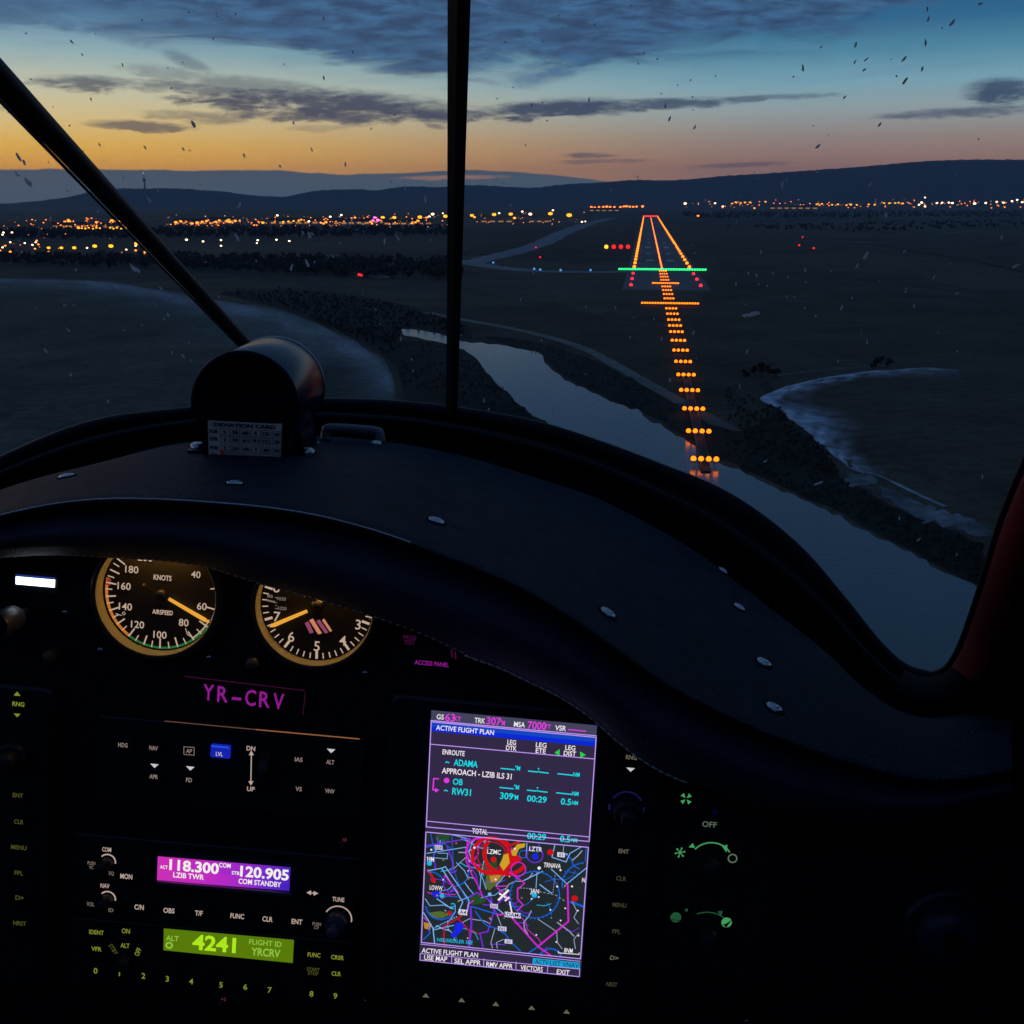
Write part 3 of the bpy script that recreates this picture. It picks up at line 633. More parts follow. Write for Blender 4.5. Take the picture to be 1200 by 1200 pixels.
# ------------------------------------------------------------------ trees
BARK = mat('bark', (0.030, 0.024, 0.020), 0.9); 
LEAF = [mat('dark winter leaf', (0.040, 0.036, 0.026), 0.9, spec=.1), mat('brown leaf', (0.060, 0.046, 0.032), 0.9, spec=.1), mat('olive leaf', (0.064, 0.058, 0.038), 0.9, spec=.1)]
def add_tree(mb, base, h, rng, nl, size, leafonly=False, mbl=None):
    w = h * (0.28 + 0.12*rng.random()); lb = mbl or mb
    mb.tube([base, base + Vector((rng.uniform(-.03,.03)*h, rng.uniform(-.03,.03)*h, h*.5)), base + Vector((rng.uniform(-.06,.06)*h, 0, h*.85))], [h*.025, h*.017, h*.005], BARK, 5, False)
    for _ in range(4):
        a_ = rng.random()*6.28; z0 = h*(.25 + .3*rng.random())
        mb.tube([base + Vector((0,0,z0)), base + Vector((math.cos(a_)*w*.8, math.sin(a_)*w*.8, z0 + h*.25))], [h*.012, h*.003], BARK, 4, False)
    lumps = [(Vector((rng.gauss(0,.5)*w, rng.gauss(0,.5)*w, h*rng.uniform(.38,.9))), w*rng.uniform(.35,.65)) for _ in range(6)]
    for i in range(nl):
        c_, lr = lumps[i % 6]; v_ = Vector((rng.gauss(0,1), rng.gauss(0,1), rng.gauss(0,.8))).normalized() * lr * rng.random()**.4
        p = base + c_ + v_; s = size * rng.uniform(.6, 1.4)
        a_, b2_ = Vector((rng.gauss(0,1), rng.gauss(0,1), rng.gauss(0,1))).normalized(), Vector((rng.gauss(0,1), rng.gauss(0,1), rng.gauss(0,1))).normalized()
        lb.add([p - a_*s, p + b2_*s*.7, p + a_*s, p - b2_*s*.7], [(0,1,2,3)], LEAF[(i % 6 + i // 40) % 3])
BANK = land_mat('dark river bank', (0.012, 0.011, 0.009), (0.040, 0.035, 0.026), 30, sharp=1.8, nsc=.05)
sheet('river_bank', jag([(560,393),(620,399),(680,416),(740,444),(800,478),(860,506),(905,480),(890,452),(905,452),(920,482),(950,508),(985,556),(1045,592),(1100,616),(1150,640),(1150,688),(1050,636),(950,586),(870,549),(838,536),(800,509),(757,486),(715,467),(662,442),(640,422),(600,406)], 3.5), 0.055, BANK, n=1)
sheet('river_bank', jag([(458,402),(500,400),(535,409),(556,420),(571,437),(589,456),(606,471),(626,488),(652,506),(720,600),(470,600),(474,470)], 3.5), 0.055, BANK, n=1)
sheet('river_bank', jag([(255,344),(330,338),(440,350),(540,378),(550,398),(500,388),(470,386),(466,428),(440,410),(395,388),(330,362)], 4), 0.045, BANK, n=1)
def inside(p, poly):
    c = False
    for i in range(len(poly)):
        (x0,y0),(x1,y1) = poly[i], poly[i-1]
        if (y0 > p[1]) != (y1 > p[1]) and p[0] < (x1-x0)*(p[1]-y0)/(y1-y0)+x0: c = not c
    return c
def wood(name, poly, count, h0, h1, nl, size, seed):
    rng = random.Random(seed); mb = MB(); xs = [p[0] for p in poly]; ys = [p[1] for p in poly]; k = 0
    while k < count:
        p = (rng.uniform(min(xs), max(xs)), rng.uniform(min(ys), max(ys)))
        if not inside(p, poly): continue
        g_ = ground(*p); lat = (g_ - T0).dot(RT)
        if abs(lat) < 8 and name == 'riverside_scrub' and rng.random() > (abs(lat) - 5) / 6: continue
        k += 1; add_tree(mb, Vector((g_.x, g_.y, -.1)), rng.uniform(h0, h1), rng, nl, size)
    return tag(mb.build(name), kind='stuff')
wood('riverside_scrub', [(560,394),(620,399),(680,417),(740,445),(800,480),(860,508),(930,500),(955,520),(985,562),(1045,600),(1150,640),(1150,686),(1050,634),(950,583),(870,546),(838,530),(800,505),(757,483),(715,464),(662,440),(642,420),(600,404)], 560, .3, 1.1, 30, .2, 1)
wood('riverside_scrub', [(850,455),(885,468),(915,482),(945,510),(975,535),(985,560),(930,545),(880,520),(850,490)], 220, .4, 1.5, 40, .22, 2)
wood('riverside_wood', [(330,338),(440,352),(540,380),(545,396),(500,386),(470,384),(462,420),(440,408),(395,386),(330,360),(255,345)], 520, .8, 2.6, 34, .42, 3)
wood('riverside_wood', [(465,400),(500,402),(545,410),(575,440),(605,474),(640,498),(560,480),(470,450)], 300, .3, 1.0, 34, .2, 4)
wood('distant_wood', [(0,302),(300,306),(540,312),(540,330),(300,322),(200,316),(0,312)], 560, 6, 11, 26, 1.8, 5)
wood('distant_wood', [(0,271),(540,266),(540,276),(0,281)], 520, 6, 10, 20, 3.6, 6)
wood('distant_wood', [(800,249),(1300,247),(1300,254),(800,256)], 600, 5, 8, 14, 5.0, 8)
wood('distant_wood', [(820,266),(1200,258),(1300,262),(1000,272)], 200, 4, 6, 20, 2.6, 9)
rng = random.Random(12)
for i, (px, py, h) in enumerate(((872,444,3.2),(884,441,4.2),(895,440,4.6),(908,441,3.4),(1022,433,3.4),(1031,431,4.6),(1041,430,3.2))):
    p = ground(px, py); lb = 'bushy dark tree on the field edge %s' % ('above the left tip of the frozen pond' if px < 950 else 'above the long arm of the frozen pond')
    e_ = empty('tree', Matrix.Translation((p.x, p.y, 0)), lb, 'tree', 'trees left above the pond' if px < 950 else 'trees right above the pond')
    tb, cb = MB(), MB(); add_tree(tb, Vector((0,0,-.1)), h, rng, 420, .42, mbl=cb)
    tb.build('trunk', e_, matrix=e_.matrix_world); cb.build('crown', e_, matrix=e_.matrix_world)

# ------------------------------------------------------------------ air
hz_m = bpy.data.materials.new('evening haze'); hz_m.use_nodes = True; nt = hz_m.node_tree; nt.nodes.clear()
pv = nt.nodes.new('ShaderNodeVolumePrincipled'); oo = nt.nodes.new('ShaderNodeOutputMaterial'); nt.links.new(pv.outputs[0], oo.inputs['Volume'])
pv.inputs['Color'].default_value = (0.52, 0.72, 1.0, 1); pv.inputs['Density'].default_value = HAZE; pv.inputs['Anisotropy'].default_value = 0.2
pv.inputs['Density Attribute'].default_value = ''; pv.inputs['Temperature Attribute'].default_value = ''
hz_m.cycles.homogeneous_volume = True
q = MB(); q.box((-21000,-21000,-1),(21000,21000,640), hz_m); tag(q.build('haze'), kind='stuff')
# ------------------------------------------------------------------ cabin: glareshield, windscreen, compass, door
LEATHER = mat('navy leather', (0.0125, 0.0165, 0.030), 0.6, spec=0.07, var=0.4, scale=60, bump=0.8, bscale=420)
PERF = mat('perforated leather', (0.040, 0.042, 0.075), 0.6, spec=0.35, var=0.2, scale=22, bump=0.6, bscale=700)
BLACK = mat('black trim', (0.008, 0.008, 0.010), 0.55, spec=0.3, var=0.2, scale=30)
RUBBER = mat('rubber seal', (0.007, 0.008, 0.012), 0.5, spec=0.12)
GLOSSBLK = mat('gloss black enamel', (0.009, 0.012, 0.024), 0.22, spec=0.13, var=0.15, scale=60, bump=0.05, bscale=500)
MATTE = mat('matt black', (0.006, 0.006, 0.008), 0.85, spec=0.15)
THREAD = mat('pale thread', (0.85, 0.85, 0.86), 0.7)
STEEL = mat('bright screw', (0.55, 0.56, 0.60), 0.28, 1.0)
RED = mat('red door paint', (0.26, 0.012, 0.010), 0.4, spec=0.4, var=0.25, scale=9)
LINING = mat('charcoal lining', (0.012, 0.012, 0.014), 0.9, var=0.3, scale=14)
def cab(o_pts, loc_px):          # matrix of a cabin thing whose base is at that point of the cabin
    return CAMM @ Matrix.Translation(cp(*loc_px))
Acv = [(-260,700),(-120,600),(0,535),(104,494),(225,477),(300,470),(375,467),(500,473),(629,494),(680,509),(770,542),(860,581),(941,643),(993,703),(1037,757),(1063,779),(1089,787)]
Bcv = [(-260,720),(-120,645),(0,581),(104,547),(200,521),(285,513),(367,511),(430,515),(500,525),(560,539),(635,562),(700,584),(760,614),(830,656),(863,682),(928,732),(972,768),(1006,801),(1045,828),(1085,840),(1130,836),(1180,843),(1290,880)]
Ccv = [(-260,700),(-120,635),(0,603),(62,590),(125,584),(233,587),(354,600),(433,619),(500,642),(560,665),(614,689),(692,737),(771,793),(840,831),(908,861),(1000,893),(1050,906),(1110,912),(1160,905),(1200,898),(1290,900)]
Ecv = [(-260,700),(-120,668),(0,654),(60,651),(110,653),(230,663),(305,685),(375,704),(448,727),(495,744),(545,767),(590,784),(617,797),(656,816),(688,837),(725,869),(748,887),(780,906),(844,930),(900,950),(960,966),(1020,972),(1080,965),(1140,950),(1200,938),(1290,930)]
dA = [(-260,.80),(0,.93),(300,1.0),(600,.99),(860,.93),(1000,.87),(1089,.82)]
dB = [(-260,.76),(0,.86),(300,.93),(600,.91),(860,.84),(1000,.79),(1290,.74)]
dC = [(-260,.575),(0,.58),(500,.58),(900,.585),(1290,.60)]
gs = empty('glareshield', CAMM @ Matrix.Translation(cp(300, 590, .6)), 'navy leather glareshield curving over the top of the instrument panel', 'glareshield')
gbase = cp(300, 590, .6)
xs = [-260 + i * 1446 / 220 for i in range(221)]
def pad_pt(x, t):
    yb, yc = curve(Bcv, x), curve(Ccv, x); d0, d1 = curve(dB, x), curve(dC, x)
    d = d0 + (d1 - d0) * t; y = yb + (yc - yb) * t
    return cp(x, y, d) + Vector((0, .012 * math.sin(math.pi * t), 0)) * (1 - .4 * t)
rows = [[cp(x, curve(Bcv, x) + 16, curve(dB, x) + .015) - gbase for x in xs], [cp(x, curve(Bcv, x) + 3, curve(dB, x) + .008) - gbase for x in xs]]
for k in range(15): rows.append([pad_pt(x, k / 14) - gbase for x in xs])
def band(f_y, f_d): return [cp(x, f_y(x), f_d(x)) - gbase for x in xs]
yC = lambda x: curve(Ccv, x); yE = lambda x: curve(Ecv, x); zC = lambda x: curve(dC, x)
rows.append(band(lambda x: yC(x) + 4, lambda x: zC(x) - .003)); rows.append(band(lambda x: yC(x) + 8, lambda x: zC(x) + .004))
rows.append(band(lambda x: yC(x) + 9, lambda x: zC(x) + .022))
q = MB(); q.grid(rows, LEATHER); q.build('top_pad', gs, True, gs.matrix_world)
hh = lambda x: max(14, yE(x) - yC(x))
rows = [band(lambda x: yC(x) + 7, lambda x: zC(x) + .024), band(lambda x: yC(x) + 9 + .08*hh(x), lambda x: zC(x) + .014)]
for k in range(1, 9):
    t = k / 9
    rows.append(band(lambda x: yC(x) + 9 + (hh(x) - 9) * (0.1 + .9*t), lambda x: zC(x) + .010 - .016 * math.sin(math.pi * t) + .012 * t))
rows.append(band(yE, lambda x: zC(x) + .026)); rows.append(band(lambda x: yE(x) - 2, lambda x: zC(x) + .029)); rows.append(band(lambda x: yE(x) - min(45, .75*hh(x)), lambda x: zC(x) + .030))
q = MB(); q.grid(rows, PERF); q.build('front_roll', gs, True, gs.matrix_world)
def stitches(name, f_y, f_d, x0, x1, step, dash, rad):
    q = MB(); x = x0
    while x < x1:
        sl = (f_y(x + 1) - f_y(x)); dx = step / math.hypot(1, sl); xe = x + dx * dash
        q.tube([cp(x, f_y(x), f_d(x)) - gbase, cp((x+xe)/2, f_y((x+xe)/2), f_d((x+xe)/2) - .0006) - gbase, cp(xe, f_y(xe), f_d(xe)) - gbase], rad, THREAD, 6)
        x += dx
    q.build(name, gs, True, gs.matrix_world)
stitches('ridge_stitching', lambda x: yC(x) + .5, lambda x: zC(x) - .0026, -30, 480, 3.4, .62, .00045)
stitches('edge_stitching', lambda x: yE(x) + .8, lambda x: zC(x) + .0262, 545, 800, 9.5, .86, .00055)
stitches('edge_stitching', lambda x: yE(x) - 1, lambda x: zC(x) + .0245, -20, 545, 9.0, .5, .00030)
def on_pad(px, py):              # where the sight line meets the pad
    t = max(0, min(1, (py - curve(Bcv, px)) / (curve(Ccv, px) - curve(Bcv, px))))
    for _ in range(8):
        p = pad_pt(px, t); yy = 600 - p.y / -p.z * F; t = max(0, min(1, t + (py - yy) / (curve(Ccv, px) - curve(Bcv, px))))
    p = pad_pt(px, t); du = pad_pt(px + 4, t) - pad_pt(px - 4, t); dv = pad_pt(px, min(1, t + .04)) - pad_pt(px, max(0, t - .04))
    n = du.cross(dv).normalized(); n = n if n.y > 0 else -n
    return p, n
for px, py, s in ((78,574,1),(275,567,.9),(511,611,1),(712,719,1),(847,668,.8),(866,712,.9),(895,777,1),(907,830,1)):
    p, n = on_pad(px, py); s *= .0052
    q = MB(); q.lathe([(s*1.05,0),(s*1.0,s*.16),(s*.68,s*.32),(s*.60,s*.12),(s*.56,s*.12)], STEEL, 24)
    q.lathe([(s*1.0,s*.02),(s*1.22,s*.10),(s*1.36,.0)], MATTE, 24)
    q.lathe([(s*.56,s*.12),(s*.5,s*.34),(s*.2,s*.40),(s*.17,s*.2),(0.0002,s*.2)], STEEL, 16)
    q.build('screw', gs, True, CAMM @ Matrix.Translation(p + n*.0004) @ n.to_track_quat('Z', 'Y').to_matrix().to_4x4())

# windscreen: bow frame at the base, centre post, slanting strut, clear pane
ws = empty('windscreen', CAMM @ Matrix.Translation(cp(530, 480, .98)), 'clear raked windscreen with black bow frame, centre post and slanting strut', 'windscreen')
wb = cp(530, 480, .98)
xs2 = [-260 + i * 1349 / 180 for i in range(181)]
def bow(off, dd): return [cp(x, curve(Acv, x) + off(x), curve(dA, x) + dd) - wb for x in xs2]
gapf = lambda x: max(20, curve(Bcv, x) - curve(Acv, x))
rows = [bow(lambda x: 8, .03), bow(lambda x: -1, .006), bow(lambda x: 0, -.002), bow(lambda x: .10*gapf(x), -.006), bow(lambda x: .26*gapf(x), -.004), bow(lambda x: .33*gapf(x), .004),
        bow(lambda x: .37*gapf(x), -.014), bow(lambda x: .46*gapf(x), -.024), bow(lambda x: .56*gapf(x), -.020), bow(lambda x: .63*gapf(x), -.002), bow(lambda x: .8*gapf(x), .0), bow(lambda x: 1.35*gapf(x), .0)]
q = MB(); q.grid(rows, RUBBER); q.build('bow_frame', ws, True, ws.matrix_world)
q = MB(); q.tube([cp(529,486,.975)-wb, cp(531,400,.87)-wb, cp(534,240,.68)-wb, cp(538,0,.50)-wb, cp(541,-200,.41)-wb, cp(543,-330,.37)-wb, Vector((-.018,.39,-.40))-wb], [.0054,.0055,.0056,.0057,.0058,.0058,.0058], BLACK, 4)
q.tube([cp(529,486,.985)-wb, cp(531,400,.88)-wb, cp(534,240,.69)-wb, cp(538,0,.51)-wb, cp(541,-200,.42)-wb, cp(543,-330,.38)-wb, Vector((-.018,.39,-.41))-wb], [.0034]*7, RUBBER, 10)
q.build('centre_post', ws, False, ws.matrix_world)
q = MB(); q.tube([cp(288,404,.96)-wb, cp(224,334,.83)-wb, cp(121,222,.64)-wb, cp(0,92,.47)-wb, cp(-200,-124,.36)-wb, Vector((-.36,.39,-.37))-wb], [.0056,.0060,.0064,.0066,.0068,.0068], BLACK, 12)
q.build('slanting_strut', ws, True, ws.matrix_world)
PALE_EDGE = mat('pale strut edge', (0.16, 0.16, 0.17), 0.35)  # thin pale strip along the strut's lower edge
q = MB(); q.tube([cp(280,406,.962)-wb, cp(212,336,.832)-wb, cp(104,225,.642)-wb, cp(-2,116,.472)-wb, cp(-205,-94,.362)-wb], [.0010]*5, PALE_EDGE, 6); q.build('seal', ws, True, ws.matrix_world)
CLEAR = bpy.data.materials.new('clear acrylic'); CLEAR.use_nodes = True; nt = CLEAR.node_tree; nt.nodes.clear()
t_ = nt.nodes.new('ShaderNodeBsdfTransparent'); t_.inputs[0].default_value = (.97,.975,.98,1); oo = nt.nodes.new('ShaderNodeOutputMaterial'); nt.links.new(t_.outputs[0], oo.inputs[0])
def pane_pt(px, v):              # v = 0 at the bow, 1 at the roof
    p0 = cp(px, curve(Acv, min(px, 1089)) + 3, curve(dA, min(px, 1089)) + .004); p1 = cp(543 + (px - 543) * 1.25, -320, .40 - .06*abs(px-543)/800)
    p = p0.lerp(p1, v); return p + Vector((0, .10, -.02)) * math.sin(math.pi * v) * .5
gx = [-260 + i * 1600 / 60 for i in range(61)]
q = MB(); q.grid([[pane_pt(x, k / 16) - wb for x in gx] for k in range(17)], CLEAR); q.build('pane', ws, True, ws.matrix_world)
# dried drops and insects on the pane
DIRT = bpy.data.materials.new('dried drops'); DIRT.use_nodes = True; nt = DIRT.node_tree; b = nt.nodes['Principled BSDF']
b.inputs['Base Color'].default_value = (.75,.75,.74,1); b.inputs['Roughness'].default_value = .8
tl = nt.nodes.new('ShaderNodeBsdfTranslucent'); tl.inputs[0].default_value = (.80,.80,.80,1); mx = nt.nodes.new('ShaderNodeMixShader'); mx.inputs[0].default_value = .45
nt.links.new(b.outputs[0], mx.inputs[1]); nt.links.new(tl.outputs[0], mx.inputs[2]); nt.links.new(mx.outputs[0], nt.nodes['Material Output'].inputs[0])
def hit_pane(px, py):
    best = None
    for iu in range(0, 81):      # coarse search, then refine
        for iv in range(0, 41):
            u, v = -260 + iu*20, iv/40; p = pane_pt(u, v); x, y = 600 + p.x/-p.z*F, 600 - p.y/-p.z*F
            e = (x-px)**2 + (y-py)**2
            if best is None or e < best[0]: best = (e, u, v)
    e, u, v = best; su, sv = 10, .0125
    for _ in range(12):
        for du in (-su, 0, su):
            for dv in (-sv, 0, sv):
                p = pane_pt(u+du, v+dv); x, y = 600 + p.x/-p.z*F, 600 - p.y/-p.z*F; e2 = (x-px)**2 + (y-py)**2
                if e2 < best[0]: best = (e2, u+du, v+dv)
        _, u, v = best; su *= .6; sv *= .6
    return pane_pt(u, v)
drops = [(690,119,3,0),(623,125,2,0),(779,126,3.5,10),(784,141,3,20),(813,151,3,25),(940,82,5,0),(1001,55,4,20),(1013,72,3,45),(1000,75,3,30),(1011,84,3,60),(1083,53,4.5,0),(1085,14,3,0),(1086,25,3.5,20),(1113,30,4.5,35),(1146,7,4,60),(1058,98,4.5,35),(1079,83,4,15),(1029,148,4,35),(957,173,4,50),(988,116,2.5,45),(961,57,2.5,50),(1057,72,4,40),
         (228,148,5,-25),(345,146,2.5,-20),(108,118,2,-20),(145,78,2.5,-15),(86,51,3,-35),(98,66,2,-40),(380,93,3,-15),(414,63,2.5,-10),(171,174,3,-30),(216,176,2.5,-30),(366,177,2.5,-10),(329,196,2,-40),(287,184,3,-20),(24,187,5,-30),(30,192,4,-30),(118,171,2,-30),(380,24,3,0),(202,105,1.5,0)]
lights_ = [(158,316,6,-40),(163,318,4,-35),(138,338,3,-50),(90,317,2,0),(190,339,2.5,-50),(82,388,3,-50),(55,412,3.5,-40),(84,440,2,0),(198,370,3.5,-30),(128,471,2.5,-40),(216,418,3,-50),(202,414,2,0),(363,277,5,-25),(356,274,3,-35),(367,275,2.5,-45),(361,310,4.5,-20),(342,315,4,10),(391,302,2.5,-30),(451,284,4,0),(467,280,3.5,-30),(279,280,4.5,-20),(405,194,3,0),(282,240,3,0),(499,236,4,-10),(470,398,2.5,0),(475,221,3,0),(35,215,8,-45),(22,206,4,-40),(176,236,4.5,-30),(116,249,2,0),(60,257,2,0),(186,225,2,0),(280,243,3,20),
           (1018,218,3.5,45),(957,203,2.5,0),(916,219,4,0),(1037,254,4,0),(1013,302,5,30),(1003,313,3.5,35),(1172,280,3.5,20),(1188,313,4.5,60),(1058,296,3,40),(985,362,3.5,30),(1093,326,2.5,30),(875,413,3,10),(880,369,8,75),(873,370,5,70),(866,454,2.5,0),(891,297,3,20),(886,324,2,0),(862,334,2,0),(1015,402,3,0),(1070,360,2.5,0),(1120,345,3,50),(943,318,2.5,0),(905,322,2,0),(700,470,2.2,0),(721,361,2,0),(738,396,1.8,0),(775,398,2.5,0),(812,391,3,30),(785,446,3,0),(758,513,2.5,0),(896,541,3,60),(957,567,4.5,70),(1075,633,3.5,60),(1053,608,2.5,0),(648,482,2,0),(567,470,2,0),(573,480,1.5,0),(610,352,2,0),(1150,560,2.5,0),(1120,650,2.5,30)]
rng = random.Random(21); more_ = [(rng.uniform(0,1190), rng.uniform(0,440), rng.uniform(.7,1.5), rng.uniform(-50,50)) for _ in range(150)]
q = MB()
for px, py, ln, an in drops + lights_ + more_:
    if px > 1115: pass
    p = hit_pane(px, py); d = -p.z; s = d / F * 1.3; a_ = R(an + 90 if False else an)
    # a little blister with a tail, lying on the pane
    ex = Vector((math.sin(a_), math.cos(a_), 0)); ey = Vector((ex.y, -ex.x, 0)); n_ = 9; ring = []
    for k in range(n_):
        th = 2*math.pi*k/n_; rr = (1 + .35*rng.uniform(-1,1)); L_ = ln * (1.0 if math.cos(th) > 0 else .55)
        ring.append(p - wb + (ex*math.cos(th)*L_*rr + ey*math.sin(th)*max(.7, ln*.27)*rr)*s + Vector((0,0,.0016)))
    c_ = p - wb + Vector((0,0,.0016 + .25*ln*s)); kk = len(q.v)
    q.add(ring + [c_], [(k, (k+1) % n_, n_) for k in range(n_)], DIRT)
dr = q.build('dried_drops', ws, False, ws.matrix_world); dr['kind'] = 'stuff'

# magnetic compass on the glareshield
cbase = on_pad(287, 546)[0]
axf = (Vector((-.2035,.112+.0, -.893)) - Vector((-.2035,.0815,-.78))).normalized(); axr = Vector((math.cos(R(3)), -math.sin(R(3)), 0)); axr = (axr - axf*axr.dot(axf)).normalized(); axu = axr.cross(axf).normalized()
front = cp(287, 475, .76)
CM = Matrix(((axr.x, axu.x, -axf.x, front.x), (axr.y, axu.y, -axf.y, front.y), (axr.z, axu.z, -axf.z, front.z), (0,0,0,1)))   # local x right, y up, z to the pilot
cmp_ = empty('magnetic_compass', CAMM @ CM @ Matrix.Translation((0, -.047, -.05)), 'black hooded magnetic compass with pale deviation card on the glareshield', 'compass')
CW = CAMM @ CM
RAD, HB, LEN = .0405, .044, .105
def dprof(r, hb, ww):
    out = [(ww, -hb), (ww, -hb*.55)] + [(r*math.cos(R(a)), r*math.sin(R(a))) for a in range(-24, 205, 6)] + [(-ww, -hb*.55), (-ww, -hb)]
    return out
q = MB(); P_ = [dprof(RAD-.003, HB-.001, .031), dprof(RAD-.0006, HB, .0322), dprof(RAD, HB, .0325), dprof(RAD, HB, .0325), dprof(RAD-.0006, HB, .032), dprof(RAD-.004, HB-.001, .03)]
zs = [.0, .0005, -.002, -LEN+.004, -LEN+.001, -LEN]
q.grid([[(x, y, z) for x, y in pr] for pr, z in zip(P_, zs)], GLOSSBLK, True)
k = len(q.v); n_ = len(P_[0]); q.f.append(list(range(k-n_, k))); q.m.append(0)
q.build('hood', cmp_, True, CW)
q = MB(); q.tube([(RAD*math.cos(R(a)), RAD*math.sin(R(a)), -LEN+.001) for a in range(-20, 201, 5)], .0008, STEEL, 8); q.build('rim', cmp_, True, CW)  # polished ring added so the rear edge shows a bright sky highlight
q = MB(); pr = dprof(RAD-.003, HB-.001, .031); q.add([(x, y, -.001) for x, y in pr], [list(range(len(pr)))], MATTE)
pr2 = [(x*.86, y*.86 + .002) for x, y in pr]; q.build('face', cmp_, False, CW)
q = MB(); q.add([(.0285*math.cos(R(a)), .0285*math.sin(R(a))+.006, .0002) for a in range(0,360,10)], [list(range(36))], mat('dark lens', (.004,.004,.006), .08)); q.build('lens', cmp_, False, CW)
CARD = mat('aged card', (0.66, 0.62, 0.54), 0.8, var=.15, scale=60); INK = mat('ink', (.012,.012,.014), .8)
q = MB(); q.add([(-.0275,-.0465,.0012),(.0265,-.0465,.0012),(.0275,-.0125,.0012),(-.0275,-.0125,.0012)], [(0,1,2,3)], CARD); q.add([(-.0275,-.0465,-.001),(.0265,-.0465,-.001),(.0275,-.0125,-.001),(-.0275,-.0125,-.001)], [(0,3,2,1),], CARD)
def ctext(q, s, x, y, h, m, z, w=None):
    vs, fs, bb = text_geo(s, .045); k = h / .72; cx, cy = (bb[0]+bb[2])/2, (bb[1]+bb[3])/2; kx = (w/(bb[2]-bb[0])) if w else k
    q.add([(x + (a-cx)*kx, y + (b_-cy)*k, z) for a, b_ in vs], fs, m)
ctext(q, 'DEVIATION CARD', 0, -.0152, .0028, INK, .0015, .046)
for r_, (hd, st) in enumerate(((('N','30','60','E','120','150'),('0','30','61','91','121','150')), (('S','210','240','W','300','330'),('180','209','239','269','300','330')))):
    y = -.0205 - r_*.0125
    for rr, (lab, vals) in enumerate((('FOR', hd), ('STR', st))):
        yy = y - rr*.0058; ctext(q, lab, -.0232, yy, .0026, INK, .0015, .0062)
        for i, v_ in enumerate(vals):
            xx = -.0150 + i*.0077
            for (x0,y0,x1,y1) in ((xx-.0034,yy-.0026,xx+.0034,yy-.0023),(xx-.0034,yy+.0023,xx+.0034,yy+.0026),(xx-.0034,yy-.0023,xx-.0031,yy+.0023),(xx+.0031,yy-.0023,xx+.0034,yy+.0023)):
                q.add([(x0,y0,.0015),(x1,y0,.0015),(x1,y1,.0015),(x0,y1,.0015)], [(0,1,2,3)], INK)
            ctext(q, v_, xx, yy, .0026, INK, .0016, .0046 if len(v_) > 1 else .0020)
q.add([(-.0195,-.0345,.0019),(-.0165,-.0345,.0019),(-.0115,-.0460,.0019),(-.0145,-.0460,.0019)], [(0,3,2,1)], mat('red pen', (.95,.06,.05), .6))
q.build('deviation_card', cmp_, False, CW)
q = MB(); q.box((-.0385,-.0515,-LEN+.01),(.0385,-.0445,-.006), GLOSSBLK); q.box((-.047,-.0515,-.034),(.047,-.0385,-.010), GLOSSBLK); q.build('base', cmp_, False, CW)
for sx in (-1, 1):
    q = MB(); q.lathe([(.0052,0),(.0052,.0022),(.0036,.0036),(.0008,.0036)], STEEL, 16)
    o = q.build('screw', cmp_, True, CW); o.matrix_world = CW @ Matrix.Translation((sx*.0425,-.0383,-.021)) @ Matrix.Rotation(R(-90), 4, 'X')
    q = MB(); q.add([(sx*.0322,-.012,-.03),(sx*.0322,-.012,-.085),(sx*.0385,-.0447,-.085),(sx*.0385,-.0447,-.03)], [(0,1,2,3)], GLOSSBLK); q.add([(sx*.0318,-.012,-.03),(sx*.0322,-.012,-.03),(sx*.0385,-.0447,-.03),(sx*.0318,-.0447,-.03)], [(0,1,2,3)], GLOSSBLK); q.build('bracket', cmp_, False, CW)

# grab rail at the front of the glareshield
p1, _ = on_pad(381, 516); p2, _ = on_pad(446, 519); hb = (p1 + p2) / 2
gr = empty('grab_rail', CAMM @ Matrix.Translation(hb), 'short rounded rail on the front edge of the glareshield right of the compass', 'rail')
q = MB(); q.tube(smooth_line([p1-hb, p1-hb+Vector((.001,.007,0)), p1-hb+Vector((.006,.0105,0)), p2-hb+Vector((-.006,.0105,0)), p2-hb+Vector((-.001,.007,0)), p2-hb], 5), .0045, mat('grey rail', (.10,.10,.12), .35, spec=.6), 12)
q.build('bar', gr, True, gr.matrix_world)
q = MB(); q.lathe([(.005,0),(.004,.0022),(.0008,.0026)], STEEL, 16); pS, nS = on_pad(441, 520); q.build('screw', gr, True, CAMM @ Matrix.Translation(pS + nS*.0005) @ nS.to_track_quat('Z','Y').to_matrix().to_4x4())

# red door frame on the right
df = empty('door_frame', CAMM @ Matrix.Translation(cp(1150, 740, .75)), 'red painted door frame rising at the right edge of the windscreen', 'door frame')
dbs = cp(1150, 740, .75)
edge = [(1063,779,.835),(1076,785,.83),(1089,787,.82),(1101,784,.81),(1110,777,.80),(1121,758,.79),(1132,729,.775),(1149,677,.74),(1167,617,.70),(1185,570,.66),(1200,534,.63),(1240,430,.56),(1290,290,.49),(1335,130,.43),(1390,-100,.37),(1440,-330,.34),(1500,-620,.36)]
em_ = smooth_line([(a, b_, c*1000) for a, b_, c in edge], 6); ed = [(v.x, v.y, v.z/1000) for v in em_]
def frame_rows(offs, first=0):
    rows = []
    for off, dd in offs:
        row = []
        for i, (x, y, d) in enumerate(ed):
            if i < first: continue
            t = Vector((ed[min(i+1,len(ed)-1)][0]-ed[max(i-1,0)][0], ed[min(i+1,len(ed)-1)][1]-ed[max(i-1,0)][1], 0)).normalized()
            nx, ny = -t.y, t.x
            row.append(cp(x + nx*off/d*.66, y + ny*off/d*.66, d + dd) - dbs)
        rows.append(row)
    return rows
q = MB(); q.grid(frame_rows([(6,.03),(-1,.010),(0,0),(2,-.004),(7,-.005)]), RUBBER); q.build('seal', df, True, df.matrix_world)
